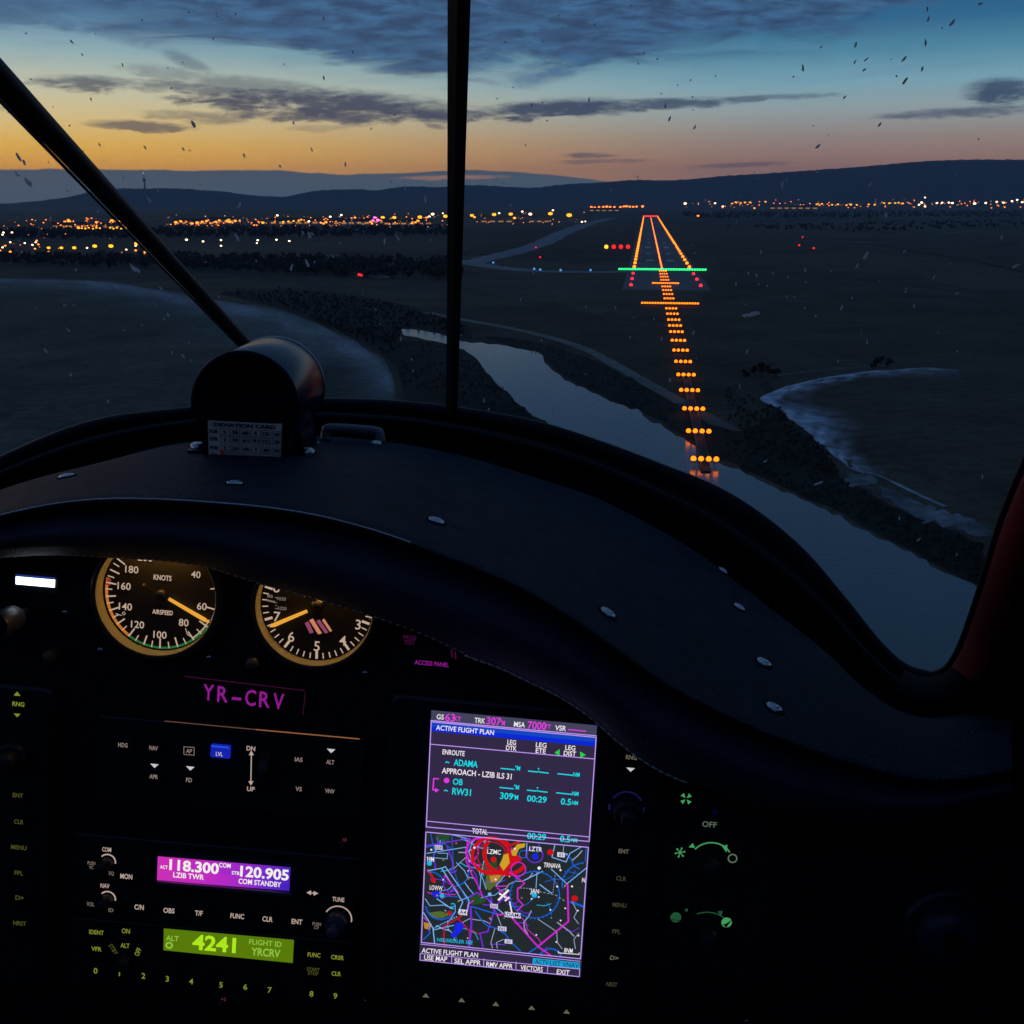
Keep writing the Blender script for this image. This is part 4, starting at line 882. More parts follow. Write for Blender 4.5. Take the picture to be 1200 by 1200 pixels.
q = MB(); q.grid(frame_rows([(7,-.004),(10,-.022),(24,-.040),(42,-.052),(50,-.050),(56,-.03)], 24), RED); q.build('pillar', df, True, df.matrix_world)
q = MB(); q.grid([r[:27] for r in frame_rows([(6,.002),(10,-.020),(24,-.039),(42,-.051),(50,-.049),(60,-.03)])], MATTE); q.build('dark_pillar_foot', df, True, df.matrix_world)  # foot of the pillar in black: its fade into shade put into colour
q = MB(); q.grid(frame_rows([(50,-.03),(60,-.04),(120,-.03),(400,.0)]), MATTE); q.build('lining', df, True, df.matrix_world)

# rest of the cabin, mostly unseen, added to keep the panel in the dark
cs_ = empty('cabin_shell', CAMM @ Matrix.Translation((0, -.6, .2)), 'mostly unseen dark cabin lining that shades the panel', 'cabin lining')
q = MB()
def wall(pts): q.add([Vector(p) - Vector((0,-.6,.2)) for p in pts], [tuple(range(len(pts)))], LINING)
wall([(-.95,.38,-.40),(.95,.38,-.40),(.95,.43,.05),(-.95,.43,.05)])      # unseen roof, left open behind so sky light reaches the panel
wall([(-.95,.12,.9),(.95,.12,.9),(.95,-1.0,.9),(-.95,-1.0,.9)])          # rear bulkhead
wall([(-.95,-1.0,.9),(.95,-1.0,.9),(.95,-1.0,-1.1),(-.95,-1.0,-1.1)])    # floor
wall([(.62,.40,-.32),(.62,.44,.05),(.62,.05,.10),(.62,.0,.9),(.62,-1.0,.9),(.62,-1.0,-1.1),(.62,-.25,-1.1)])
wall([(-.70,-.05,-.62),(-.70,-.05,.9),(-.70,-1.0,.9),(-.70,-1.0,-1.1),(-.70,-.2,-1.1)])
wall([(-.95,-.20,-1.1),(.95,-.20,-1.1),(.95,-1.0,-1.1),(-.95,-1.0,-1.1)])
q.build('lining', cs_, False, cs_.matrix_world)
# ------------------------------------------------------------------ instrument panel
ROLL, TILT = R(5.1), R(8.0)
pr_ = Vector((math.cos(ROLL), -math.sin(ROLL), 0)); pu_ = Vector((math.sin(ROLL)*math.cos(TILT), math.cos(ROLL)*math.cos(TILT), math.sin(TILT))); pn_ = pr_.cross(pu_)
po_ = cp(600, 990, .66)
PM = Matrix(((pr_.x, pu_.x, pn_.x, po_.x), (pr_.y, pu_.y, pn_.y, po_.y), (pr_.z, pu_.z, pn_.z, po_.z), (0,0,0,1)))
PW = CAMM @ PM
def pp(px, py, c=0.0):           # panel coordinates (right, up) of the point seen there, at height c above the plate
    d = cp(px, py, 1.0); t = (po_ + pn_*c).dot(pn_) / d.dot(pn_); v = d*t - po_
    return v.dot(pr_), v.dot(pu_)
def pscale(px, py, c=0.0):       # metres per photograph pixel there
    a = pp(px - 5, py, c); b_ = pp(px + 5, py, c); return math.hypot(a[0]-b_[0], a[1]-b_[1]) / 10
PLATE = mat('panel enamel', (0.010, 0.010, 0.013), 0.6, spec=.3, var=.2, scale=25, bump=.15, bscale=1500)
BEZEL = mat('black bezel', (0.022, 0.022, 0.028), 0.42, spec=.5)
KEY = mat('black key', (0.012, 0.012, 0.015), 0.5, spec=.4)
KNOB = mat('black knob', (0.030, 0.030, 0.036), 0.45, spec=.5)
DARK = mat('dark glass', (0.004, 0.004, 0.006), 0.15)
def pthing(name, px, py, label, cat, c=0.0, group=None):
    a, b_ = pp(px, py, c); e_ = empty(name, PW @ Matrix.Translation((a, b_, 0)), label, cat, group)
    e_['_ab'] = (a, b_); return e_
class Draw(MB):
    """flat artwork laid on a panel thing; coordinates are read off the photograph"""
    def __init__(self, th, c): super().__init__(); self.o = th['_ab'][:] if th else (0,0); self.c = c
    def P(self, px, py): a, b_ = pp(px, py, self.c); return a - self.o[0], b_ - self.o[1]
    def poly(self, pts, m, z=0.0):
        v = [self.P(*p) for p in pts]; v3 = [Vector((x, y, self.c + z)) for x, y in v]
        tr = tessellate_polygon([v3])
        out = []
        for t in tr:
            a, b_, c_ = (v3[i] for i in t); out.append(tuple(t) if (b_-a).cross(c_-a).z > 0 else tuple(reversed(t)))
        self.add(v3, out, m)
    def line(self, pts, w, m, z=0.0, close=False, dash=0):
        s = pscale(*pts[0], self.c); pv = [Vector(self.P(*p)) for p in pts]
        if close: pv.append(pv[0])
        if dash:
            np_ = []; 
            for a, b_ in zip(pv, pv[1:]):
                L_ = (b_-a).length/s; n_ = max(1, int(L_/dash))
                for k in range(n_): np_.append((a.lerp(b_, k/n_), a.lerp(b_, (k+.55)/n_)))
        else: np_ = list(zip(pv, pv[1:]))
        for a, b_ in np_:
            t = (b_ - a)
            if t.length < 1e-7: continue
            t.normalize(); n_ = Vector((-t.y, t.x)) * w*s/2; e2 = t*w*s*.35*(0 if dash else 1)
            q4 = [a-e2-n_, b_+e2-n_, b_+e2+n_, a-e2+n_]; self.add([(p.x, p.y, self.c+z) for p in q4], [(0,1,2,3)], m)
    def arc(self, px, py, r, a0, a1, w, m, z=0.0, n=24, ry=None):
        s = pscale(px, py, self.c); cx, cy = self.P(px, py); vs = []
        ry = ry or r
        for k in range(n+1):
            a = R(a0 + (a1-a0)*k/n)
            for rr in (-w/2, w/2): vs.append((cx + math.cos(a)*(r+rr)*s, cy + math.sin(a)*(ry+rr)*s, self.c+z))
        f = [(2*k, 2*k+1, 2*k+3, 2*k+2) for k in range(n)]
        self.add(vs, f if a1 > a0 else [tuple(reversed(x)) for x in f], m)
    def disc(self, px, py, r, m, z=0.0, n=18):
        s = pscale(px, py, self.c); cx, cy = self.P(px, py)
        self.add([(cx + math.cos(2*math.pi*k/n)*r*s, cy + math.sin(2*math.pi*k/n)*r*s, self.c+z) for k in range(n)], [tuple(range(n))], m)
    def text(self, txt, px, py, h, m, z=0.0, w=None, bold=.015, rot=0, spacing=1.0, align='c'):
        vs, fs, bb = text_geo(txt, bold, spacing); s = pscale(px, py, self.c); cx, cy = self.P(px, py)
        lines = txt.count('\n'); k = h*s/.72 if not lines else h*s/(bb[3]-bb[1])
        kx = w*s/(bb[2]-bb[0]) if w else k
        mx_ = (bb[0]+bb[2])/2 if align == 'c' else bb[0]; my_ = (bb[1]+bb[3])/2 if lines else .36
        ca, sa = math.cos(R(rot)), math.sin(R(rot)); out = []
        for x, y in vs:
            x, y = (x-mx_)*kx, (y-my_)*k; out.append((cx + x*ca - y*sa, cy + x*sa + y*ca, self.c+z))
        self.add(out, fs, m)
    def done(self, name, th): return self.build(name, th, False, th.matrix_world)
def lbl(name, rgb, s): return glow(name, srgb(*rgb), s)
WL = lbl('backlit white', (232,205,190), .6); WD = lbl('backlit white dim', (170,150,140), .45); GL = lbl('backlit green', (190,200,70), .42); GD = lbl('backlit green dim', (150,150,70), .22)
MG = lbl('magenta legend', (190,40,190), .5); MGD = lbl('magenta legend dim', (120,30,100), .25); TG = lbl('teal legend', (90,200,120), .55); TGD = lbl('teal legend dim', (60,140,90), .3)
AW = lbl('arrow white', (220,215,225), .8)

# panel plate
ip = empty('instrument_panel', PW, 'black instrument panel full of lit dials and radios under the glareshield', 'instrument panel'); ip['_ab'] = (0, 0)
top = [pp(x, curve(Ecv, x) - (20 if x < 760 else 14)) for x in range(-240, 1290, 15)]
outl = [(-.52,-.42), (.62,-.42), (.62, top[-1][1])] + top[::-1] + [(-.52, top[0][1])]
q = MB(); tr = [list(t) for t in tessellate_polygon([[Vector((x, y, 0)) for x, y in outl]])]
q.add([(x, y, 0) for x, y in outl], tr, PLATE); no_ = len(outl); q.add([(x, y, 0) for x, y in outl] + [(x, y, -.004) for x, y in outl], [(i, (i+1) % no_, (i+1) % no_ + no_, i + no_) for i in range(no_)], PLATE); q.build('plate', ip, False, PW)
def screw_at(px, py, r=4.6, name='screw', parent=ip, m=STEEL):
    a, b_ = pp(px, py); s = pscale(px, py) * r
    q = MB(); q.lathe([(s,0),(s*.95,s*.35),(s*.6,s*.62),(s*.3,s*.66)], m, 18); q.lathe([(s*.3,s*.66),(s*.26,s*.35),(0.0001,s*.35)], DARK, 6)
    q.build(name, parent, True, PW @ Matrix.Translation((a, b_, 0)))
for px, py in ((10,713),(76,718),(118,762),(245,771),(428,789),(472,777),(530,780),(403,986),(838,948)): screw_at(px, py)
for px, py in ((91,1140),(428,1173),(812,1130),(875,1197)): screw_at(px, py, 2.6)

# airspeed indicator and altimeter
DIALBG = mat('dial face', (0.017, 0.014, 0.013), 0.75, var=.12, scale=90); CREAM = mat('dial lettering', (0.62, 0.55, 0.48), .7)
CREAMG = lbl('lit dial lettering', (236,205,178), .62); NEEDLE = lbl('lit needle', (250,176,62), .85)
ORA = lbl('orange arc', (236,140,50), .6); GRA = lbl('green arc', (52,128,66), .6); REDA = lbl('red arc', (180,70,55), .5)
WARM = glow('instrument bulb', (1.0, .52, .10), 30, True); BEZIN = mat('bezel inner wall', (0.45, 0.42, 0.25), .4, spec=.5); BEZOUT = mat('bezel rim', (0.10, 0.075, 0.055), .35, spec=.5)
def dial(name, px, py, r_px, label, cat):
    th = pthing(name, px, py, label, cat); s = pscale(px, py); r = r_px*s
    q = MB(); q.lathe([(0.0002,.0006),(r*1.02,.0006)], DIALBG, 64); q.build('dial_face', th, False, th.matrix_world)
    q = MB(); q.lathe([(r*1.015,.0006),(r*1.022,.0090),(r*1.035,.0100)], BEZIN, 64); q.lathe([(r*1.035,.0100),(r*1.08,.0106),(r*1.15,.0085),(r*1.19,0)], BEZOUT, 64); q.build('bezel', th, True, th.matrix_world)
    q = MB(); q.lathe([(r*.985,.0045),(r*1.010,.0080)], WARM, 24, a0=55, a1=125); q.build('dial_lamp', th, False, th.matrix_world)
    return th, s, r
th, s, r = dial('airspeed_indicator', 189, 695.5, 67, 'round airspeed dial with orange needle and green arc, marked KNOTS', 'airspeed dial')
asi = lambda x, y: (100 + x/6.667, 640 + y/6.667)
dc = asi(597, 372)
def polar(p):
    a, b_ = pp(*p, .0006); a0, b0 = pp(*dc, .0006); return math.degrees(math.atan2(b_-b0, a-a0))
dd_ = Draw(th, .0006)
ticks = [((270,110),1),((235,140),0),((225,195),1),((195,235),0),((210,290),1),((195,335),0),((190,390),1),((205,440),0),((225,490),1),((240,545),0),((275,590),1),((315,632),0),((360,677),1),((403,720),0),((467,742),1),((522,770),0),((585,775),1),((655,790),0),((720,770),1),((790,765),0),((845,725),1),((915,690),0),((950,625),1),((1000,490),1),((990,333),0)]
cx, cy = dd_.P(*dc)
for p, big in ticks:
    a = R(polar(asi(*p))); r0, r1 = (.80, .975) if big else (.86, .975); w = .0008 if big else .0006
    u = Vector((math.cos(a), math.sin(a))); v = Vector((-u.y, u.x))*w*.55; c_ = Vector((cx, cy))
    dd_.add([(*(c_+u*r*r0-v),.0010),(*(c_+u*r*r1-v),.0010),(*(c_+u*r*r1+v),.0010),(*(c_+u*r*r0+v),.0010)], [(0,1,2,3)], CREAMG)
def ring(a0, a1, f0, f1, m, z):
    vs = []; n_ = 40
    for k in range(n_+1):
        a = R(a0+(a1-a0)*k/n_); vs += [(cx+math.cos(a)*r*f0, cy+math.sin(a)*r*f0, z), (cx+math.cos(a)*r*f1, cy+math.sin(a)*r*f1, z)]
    f = [(2*k,2*k+1,2*k+3,2*k+2) for k in range(n_)]; dd_.add(vs, f if a1 > a0 else [tuple(reversed(t)) for t in f], m)
A_ = lambda x, y: polar(asi(x, y)) % 360
ring(A_(175,245), A_(335,700), .935, .985, ORA, .0008); ring(A_(335,700), A_(985,640), .945, .985, GRA, .0008); ring(A_(170,250), A_(150,300), .90, .97, REDA, .0009)
ring(A_(845,735), A_(1000,590), .925, .945, CREAMG, .0012); ring(A_(1000,590)-360 if A_(1000,590) > 300 else A_(1000,590), A_(1018,370) if A_(1018,370) < 90 else A_(1018,370)-360, .955, .980, WD, .0012)
for t_, x, y, h in (('180',365,180,8.6),('160',305,310,8.6),('140',315,470,8.6),('120',410,610,8.6),('100',585,690,8.6),('80',770,595,8.6),('60',912,468,8.6),('40',865,220,8.0)):
    dd_.text(t_, *asi(x, y), h, CREAMG, .0004, bold=.008)
dd_.text('KNOTS', *asi(605,245), 6.2, CREAMG, .0004, w=21, bold=.02); dd_.text('AIRSPEED', *asi(605,515), 5.4, CREAMG, .0004, w=24, bold=.02)
dd_.text('200', *asi(470,88), 8.6, CREAMG, .0004, bold=.008)
dd_.line([asi(785,640),asi(800,690),asi(850,715)], .8, CREAMG, .0006); dd_.line([asi(240,525),asi(285,540)], .8, CREAMG, .0006); dd_.arc(*asi(303,524), 1.6, 0, 360, .7, CREAMG, .0006)
for i in range(5): dd_.line([asi(165, 245+i*13), asi(185, 252+i*13)], .5, REDA, .0008)
df_ = dd_.build('markings', [c for c in th.children if c.name.startswith('dial_face')][0], False, th.matrix_world)
def needle(th, p_tail, p_tip, p_cw, w, zc, stem=None):
    d_ = Draw(th, zc); a = Vector(d_.P(*p_tail)); b_ = Vector(d_.P(*p_tip)); u = (b_-a).normalized(); v = Vector((-u.y,u.x)); ww = w*pscale(*p_tail)/2; L_ = (b_-a).length
    top = [a-v*ww*.8, a+u*L_*.88-v*ww*1.05, b_-v*ww*.15, b_+v*ww*.15, a+u*L_*.88+v*ww*1.05, a+v*ww*.8]
    q = MB(); q.add([(*p, zc) for p in top] + [(*p, zc-.0007) for p in top], [(0,1,2,3,4,5)] + [(i,i+6,(i+1)%6+6,(i+1)%6) for i in range(6)], NEEDLE); q.build('needle', th, False, th.matrix_world)
    q = Draw(th, zc - .0009)
    if p_cw: q.line([p_cw, p_tail], .9, mat('needle stem', (.10,.08,.06), .6), 0); q.disc(*p_cw, 1.6, CREAM)
    q.done('needle_stem', th)
    q = MB(); c0 = Draw(th, .0006).P(*dc); q.lathe([(.0028,.0007),(.0028,.0035),(.0018,.0042),(0.0001,.0042)], mat('hub', (.05,.045,.04), .4), 24, c0); q.build('hub', th, True, th.matrix_world)
needle(th, asi(650,412), asi(968,598), asi(458,300), 4.4, .0034)
th, s, r = dial('altimeter', 372, 709, 65.5, 'round altimeter dial cut by the glareshield, needle between 6 and 7', 'altimeter')
alt = lambda x, y: (280 + x/6.667, 670 + y/6.667); dc = (372, 709); dd_ = Draw(th, .0006); cx, cy = dd_.P(*dc)
a5 = polar(alt(608,670))
for k in range(50):
    a = R(a5 - k*7.2); big = k % 5 == 0; u = Vector((math.cos(a), math.sin(a))); v = Vector((-u.y,u.x))*(.0014 if big else .0006)*.55; c_ = Vector((cx,cy)); r0 = .84 if big else .88
    dd_.add([(*(c_+u*r*r0-v),.001),(*(c_+u*r*.985-v),.001),(*(c_+u*r*.985+v),.001),(*(c_+u*r*r0+v),.001)], [(0,1,2,3)], CREAMG)
for t_, x, y in (('5',610,578),('6',410,505),('4',812,535),('3',932,410),('7',298,348),('8',295,120)): dd_.text(t_, *alt(x,y), 12.0, CREAMG, .0004, bold=.005)
sp_ = [lbl('emblem a', (180,90,130), .55), lbl('emblem b', (232,150,110), .7)]
for i, (x0,y0,x1,y1,wd) in enumerate(((515,400,560,475,9),(550,378,625,482,9),(605,385,678,475,8),(650,378,715,462,5))):
    dd_.poly([alt(x0,y0),alt(x0+wd*3.2,y0-14),alt(x1+wd*2.8,y1-2),alt(x1-wd*.6,y1+6)], sp_[i % 2], .0004)
dd_.text('1030', *alt(335,210), 4.0, WD, .0004); dd_.text('1020', *alt(340,285), 4.0, WD, .0004); dd_.text('MB', *alt(245,190), 3.6, WD, .0004); dd_.line([alt(222,222),alt(280,235)], 2.0, WD, .0004)
dd_.line([alt(285,200),alt(310,205)], .9, WD, .0004); dd_.line([alt(285,285),alt(310,290)], .9, WD, .0004); dd_.line([alt(285,240),alt(300,242)], .6, WD, .0004); dd_.line([alt(285,262),alt(300,264)], .6, WD, .0004)
dd_.text('ALT', *alt(560,178), 6.0, CREAMG, .0004); dd_.text('100 FT', *alt(612,245), 3.2, WD, .0004); dd_.poly([alt(615,208),alt(655,222),alt(650,236),alt(612,222)], NEEDLE, .0006)
dd_.text('FL', *alt(1035,362), 3.6, WD, .0004)
dd_.build('markings', [c for c in th.children if c.name.startswith('dial_face')][0], False, th.matrix_world)
needle(th, alt(532,308), alt(238,432), None, 4.6, .0034)
a, b_ = pp(301, 772); q = MB(); sk = pscale(301,772); q.lathe([(8*sk,0),(8*sk,.010),(6.5*sk,.013),(0.0001,.0132)], mat('warm knob', (.09,.07,.05), .4), 24, (a-th['_ab'][0], b_-th['_ab'][1]), knurl=.06); q.build('setting_knob', th, True, th.matrix_world)

# registration placard
pl_ = pthing('registration_placard', 297, 818, 'black placard with magenta YR-CRV letters between dials and autopilot', 'placard')
q = Draw(pl_, .0012); q.poly([(216,791),(359,809),(354,842),(211,824)], mat('placard', (.012,.010,.014), .5)); q.line([(217,792.5),(357,809)], 1.0, MGD, .0003); q.line([(358,811),(355,838)], .8, MGD, .0003); q.done('plate', pl_)
q = Draw(pl_, .0016); [q.text(ch, 244.5 + 16.4*i, 811 + 2.1*i, 19.5, MG, 0, w=(12.5 if ch != '-' else 11), bold=.012) for i, ch in enumerate('YR-CRV')]; q.done('letters', pl_)

# helpers for units with keys
def body(th, corners, c0, c1, m=BEZEL, name='body', ch=.0012):
    a = [pp(*p, c1) for p in corners]; x0 = min(p[0] for p in a)-th['_ab'][0]; x1 = max(p[0] for p in a)-th['_ab'][0]; y0 = min(p[1] for p in a)-th['_ab'][1]; y1 = max(p[1] for p in a)-th['_ab'][1]
    q = MB(); q.box((x0,y0,c0),(x1,y1,c1), m, ch); return q.build(name, th, False, th.matrix_world)
def key(th, px, py, w, h, c0, txt=None, th_px=5, m=WL, tw=None, rise=.0018, rot=0, name='button', bold=.02, box=False, arrow=None, keym=None):
    a, b_ = pp(px, py, c0+rise); a -= th['_ab'][0]; b_ -= th['_ab'][1]; s = pscale(px, py, c0)
    q = MB(); q.box((a-w*s/2,b_-h*s/2,c0),(a+w*s/2,b_+h*s/2,c0+rise), keym or KEY, .0006); k_ = q.build(name, th, False, th.matrix_world)
    if txt or arrow:
        d_ = Draw(th, c0+rise+.0002)
        if txt: d_.text(txt, px, py, th_px, m, 0, w=tw, rot=rot, bold=bold)
        if box: d_.line([(px-6,py-5),(px+6,py-4),(px+6,py+5),(px-6,py+4)], .7, m, 0, True)
        if arrow == 'down': d_.poly([(px-5,py-2.2),(px+5,py-1.3),(px,py+3)], AW)
        if arrow == 'up': d_.poly([(px-4,py+2),(px+4,py+2.6),(px,py-2.6)], m)
        d_.build('legend', k_, False, th.matrix_world)
    return k_
def knob(th, px, py, r, c0, hgt, m=KNOB, inner=None, n=36):
    a, b_ = pp(px, py, c0); c_ = (a-th['_ab'][0], b_-th['_ab'][1]); s = pscale(px, py, c0); q = MB()
    q.lathe([(r*s*1.05,c0),(r*s,c0+hgt*.3),(r*s*.97,c0+hgt*.92),(r*s*.88,c0+hgt),(r*s*(inner or .1),c0+hgt)], m, n, c_, knurl=.05)
    if inner: q.lathe([(r*s*inner,c0+hgt),(r*s*inner*.97,c0+hgt*1.75),(r*s*inner*.85,c0+hgt*1.85),(.0001,c0+hgt*1.85)], m, n, c_, knurl=.05)
    else: q.lathe([(r*s*.1,c0+hgt),(.0001,c0+hgt)], m, n, c_)
    return q.build('knob', th, True, th.matrix_world)

# autopilot
ap = pthing('autopilot_controller', 276, 900, 'dark autopilot unit with blue lit LVL key and pitch wheel', 'autopilot')
body(ap, ((118,838),(430,868),(424,962),(112,936)), 0, .004)
q = Draw(ap, .0043); q.poly([(193,844),(421,864.5),(421,866.5),(193,846)], mat('tan edge highlight', (.38,.26,.19), .35, .6)); q.poly([(202,862),(203.2,862),(201,930),(199.8,930)], mat('grey seam', (.05,.05,.055), .5)); q.poly([(279,868),(280.2,868),(278,940),(276.8,940)], mat('grey seam', (.05,.05,.055), .5)); q.done('trim', ap)  # tan strip paints the highlight along the unit's top edge
q = Draw(ap, .0045); q.line([(193,845),(300,855)], .8, lbl('edge highlight a', (150,105,85), .5)); q.line([(300,855),(421,866)], 1.2, lbl('edge highlight b', (186,120,72), .6)); q.done('edge_highlight', ap)  # emissive lines painted as the top-edge highlight; no lamp sits here
for t_, px, py, w_ in (('HDG',144,873,11),('NAV',180,876.5,10),('APR',180,910,10),('FD',221.5,914,7),('IAS',350,890,9),('ALT',387,893,9.5),('VS',350,924.5,7.5),('VNV',386.5,927,11)):
    key(ap, px, py, 24, 17, .004, t_, 5.2, lbl('ap legend', (190,165,160), .5), w_)
key(ap, 221.5, 880, 24, 17, .004, 'AP', 5.0, lbl('ap legend', (190,165,160), .5), 7, box=True)
k_ = key(ap, 258, 881, 23, 16, .004, None, keym=glow('blue lit key', (.01,.02,.50), .8)); d_ = Draw(ap, .0061); d_.text('LVL', 257, 883.5, 5.0, AW, 0, w=8); d_.poly([(248,873.5),(268,875.5),(268,877),(248,875)], glow('blue key edge', (.02,.10,.9), 1.0), 0); d_.build('legend', k_, False, ap.matrix_world)
for px, py in ((181,897),(223,900),(388,879.5)): key(ap, px, py, 14, 7, .004, None, rise=.0008, name='indicator', arrow='down')
q = Draw(ap, .0044); WA = lbl('trim legend', (214,190,178), .7); q.text('DN', 294, 877, 5.5, WA, 0, w=10); q.text('UP', 294, 924.5, 5.5, WA, 0, w=9); q.line([(294.5,884),(294,917)], 1.2, WA)
q.poly([(294.5,879.5),(297.5,885),(291.5,885)], WA); q.poly([(294,920.5),(291,915.5),(297,915.5)], WA); q.done('trim_legend', ap)
a0_, b0_ = pp(312, 901, .004); a0_ -= ap['_ab'][0]; b0_ -= ap['_ab'][1]; q = MB(); q.lathe([(.0128,-.003),(.013,-.0025),(.013,.0025),(.0128,.003)], KNOB, 40, knurl=.05); q.lathe([(0.0001,.003),(.0128,.003)], KNOB, 40); q.lathe([(0.0128,-.003),(.0001,-.003)], KNOB, 40)
o = q.build('pitch_wheel', ap, True); o.matrix_world = ap.matrix_world @ Matrix.Translation((a0_, b0_, .0015)) @ Matrix.Rotation(R(90), 4, 'Y')

# communication radio
cr_ = pthing('communication_radio', 262, 1030, 'radio with purple screen reading 118.300 and 120.905', 'radio')
body(cr_, ((88,976),(424,1008),(416,1094),(84,1076)), 0, .006)
LCDP = bpy.data.materials.new('purple screen'); LCDP.use_nodes = True; nt = LCDP.node_tree; nt.nodes.clear()
tcn = nt.nodes.new('ShaderNodeTexCoord'); sx_ = nt.nodes.new('ShaderNodeSeparateXYZ'); nt.links.new(tcn.outputs['Generated'], sx_.inputs[0])
rmp = nt.nodes.new('ShaderNodeValToRGB'); els = rmp.color_ramp.elements; els.new(.45); els.new(.75)
for e_, (p_, c_) in zip(els, ((0, srgb(214,50,190)), (.40, srgb(196,44,204)), (.72, srgb(132,44,214)), (1, srgb(76,36,200)))): e_.position = p_; e_.color = (*c_, 1)
nn = nt.nodes.new('ShaderNodeTexNoise'); nn.inputs['Scale'].default_value = 2.0; nt.links.new(tcn.outputs['Generated'], nn.inputs['Vector'])
ad_ = nt.nodes.new('ShaderNodeMath'); ad_.operation = 'MULTIPLY_ADD'; nt.links.new(nn.outputs['Fac'], ad_.inputs[0]); ad_.inputs[1].default_value = .4
md_ = nt.nodes.new('ShaderNodeMath'); md_.operation = 'SUBTRACT'; nt.links.new(sx_.outputs[0], md_.inputs[0]); md_.inputs[1].default_value = .2; nt.links.new(md_.outputs[0], ad_.inputs[2]); nt.links.new(ad_.outputs[0], rmp.inputs[0])
em_n = nt.nodes.new('ShaderNodeEmission'); em_n.inputs['Strength'].default_value = .9; nt.links.new(rmp.outputs[0], em_n.inputs[0]); oo = nt.nodes.new('ShaderNodeOutputMaterial'); nt.links.new(em_n.outputs[0], oo.inputs[0])
q = Draw(cr_, .0062); q.poly([(185,1003.5),(340.5,1016.5),(339,1044),(184,1031.5)], LCDP); sc_ = q.done('screen', cr_)
LW = lbl('lcd white', (246,238,232), 1.0); d_ = Draw(cr_, .0064)
d_.text('ACT', 192, 1016, 4.2, LW, 0, w=9, bold=.02); d_.text('118.300', 227.5, 1015.4, 13, LW, 0, w=58, bold=.03); d_.text('COM', 263.5, 1014, 5.5, LW, 0, w=13.5, bold=.02); d_.text('STB', 276, 1023, 4.2, LW, 0, w=9, bold=.02)
d_.text('120.905', 310, 1023, 13, LW, 0, w=57, bold=.03); d_.text('LZIB TWR', 221, 1026.5, 6.4, LW, 0, w=36, bold=.02); d_.text('COM STANDBY', 304.5, 1034.5, 6.4, LW, 0, w=50, bold=.02)
d_.build('readout', sc_, False, cr_.matrix_world)
q = MB(); def_ = cr_['_ab']
def bar3(th, p0, p1, hpx, c0, c1, m, name):
    a = pp(*p0, c1); b2 = pp(*p1, c1); s = pscale(*p0); o_ = th['_ab']; x0, x1 = a[0]-o_[0], b2[0]-o_[0]; y = (a[1]+b2[1])/2 - o_[1]
    q = MB(); q.box((x0, y-hpx*s/2, c0), (x1, y+hpx*s/2, c1), m); return q.build(name, th, False, th.matrix_world)
LEDGE = mat('lens ledge', (.06,.06,.10), .3, spec=.7)
bar3(cr_, (185,1000), (345,1015), 3.0, .006, .0085, LEDGE, 'screen_hood'); bar3(cr_, (184,1035.5), (342,1048.5), 3.4, .006, .0085, mat('pale ledge', (.16,.15,.16), .35, spec=.6), 'screen_sill')
bar3(cr_, (343.5,1033), (347.5,1033), 25, .006, .0085, LEDGE, 'screen_cheek')
for t_, px, py, w_ in (('MON',148,1027,14),('C/N',163,1063,11),('OBS',198,1067,13),('T/F',233,1070,9),('FUNC',278,1073.5,16),('CLR',313.5,1077,12),('ENT',348,1080,12.5)): key(cr_, px, py, 27, 13, .006, t_, 6.2, WL, w_)
k_ = key(cr_, 366, 1046.5, 22, 12, .006); d_ = Draw(cr_, .0081); d_.line([(361,1046),(371,1047)], 1.3, WL); d_.poly([(359,1046),(364.5,1043.4),(364.5,1049)], WL); d_.poly([(373,1047),(367.5,1049.8),(367.5,1044.2)], WL); d_.build('legend', k_, False, cr_.matrix_world)
q = Draw(cr_, .0062)
q.text('COM', 125, 995.5, 5.4, WL, 0, w=10.5); q.text('PUSH\nVC', 107, 1014, 9.5, WD, 0, w=9); q.text('SQ', 130.5, 1023.3, 4.6, WD, 0, w=6); q.text('NAV', 123, 1038, 5.4, WL, 0, w=10.5); q.text('VOL', 106, 1059.5, 5, WD, 0, w=9); q.text('ID', 130, 1066.5, 4.6, WD, 0)
q.arc(126, 1010, 9.2, -8, 140, 1.6, WL); q.arc(126, 1053.5, 9.2, -8, 140, 1.6, WL); q.text('TUNE', 396.5, 1054, 5.6, WL, 0, w=14); q.arc(396, 1077, 16, -8, 152, 1.4, WL); q.text('PUSH\nCV', 371, 1085, 8.5, WD, 0, w=10)
q.done('lettering', cr_)
knob(cr_, 126, 1011, 7, .006, .010); knob(cr_, 126, 1054, 7, .006, .010); knob(cr_, 395, 1079, 11.5, .006, .009, mat('blue grey knob', (.10,.10,.16), .35, spec=.6), .62)

# transponder
xp = pthing('transponder', 262, 1112, 'transponder with green screen reading 4241 and FLIGHT ID YRCRV', 'transponder')
body(xp, ((84,1078),(416,1104),(410,1182),(80,1156)), 0, .006)
q = Draw(xp, .0062); q.poly([(192,1088),(344.5,1101.5),(343,1128.5),(191.5,1113.5)], lbl('green lcd', (88,122,10), 1.0)); sc_ = q.done('screen', xp)
LG = lbl('lcd green figure', (172,232,30), 1.0); LG2 = lbl('lcd green small', (150,206,70), .9); d_ = Draw(xp, .0064)
d_.text('ALT', 202, 1099.5, 6.6, LG2, 0, w=15, bold=.015); d_.arc(198.2, 1107.8, 3.4, 0, 360, 2.0, LG2); d_.text('4241', 251, 1105.5, 18.5, LG, 0, w=51, bold=.03); d_.text('FLIGHT ID', 311, 1105, 6.6, LG2, 0, w=38, bold=.012); d_.text('YRCRV', 311.5, 1116, 9.8, LG2, 0, w=34, bold=.02)
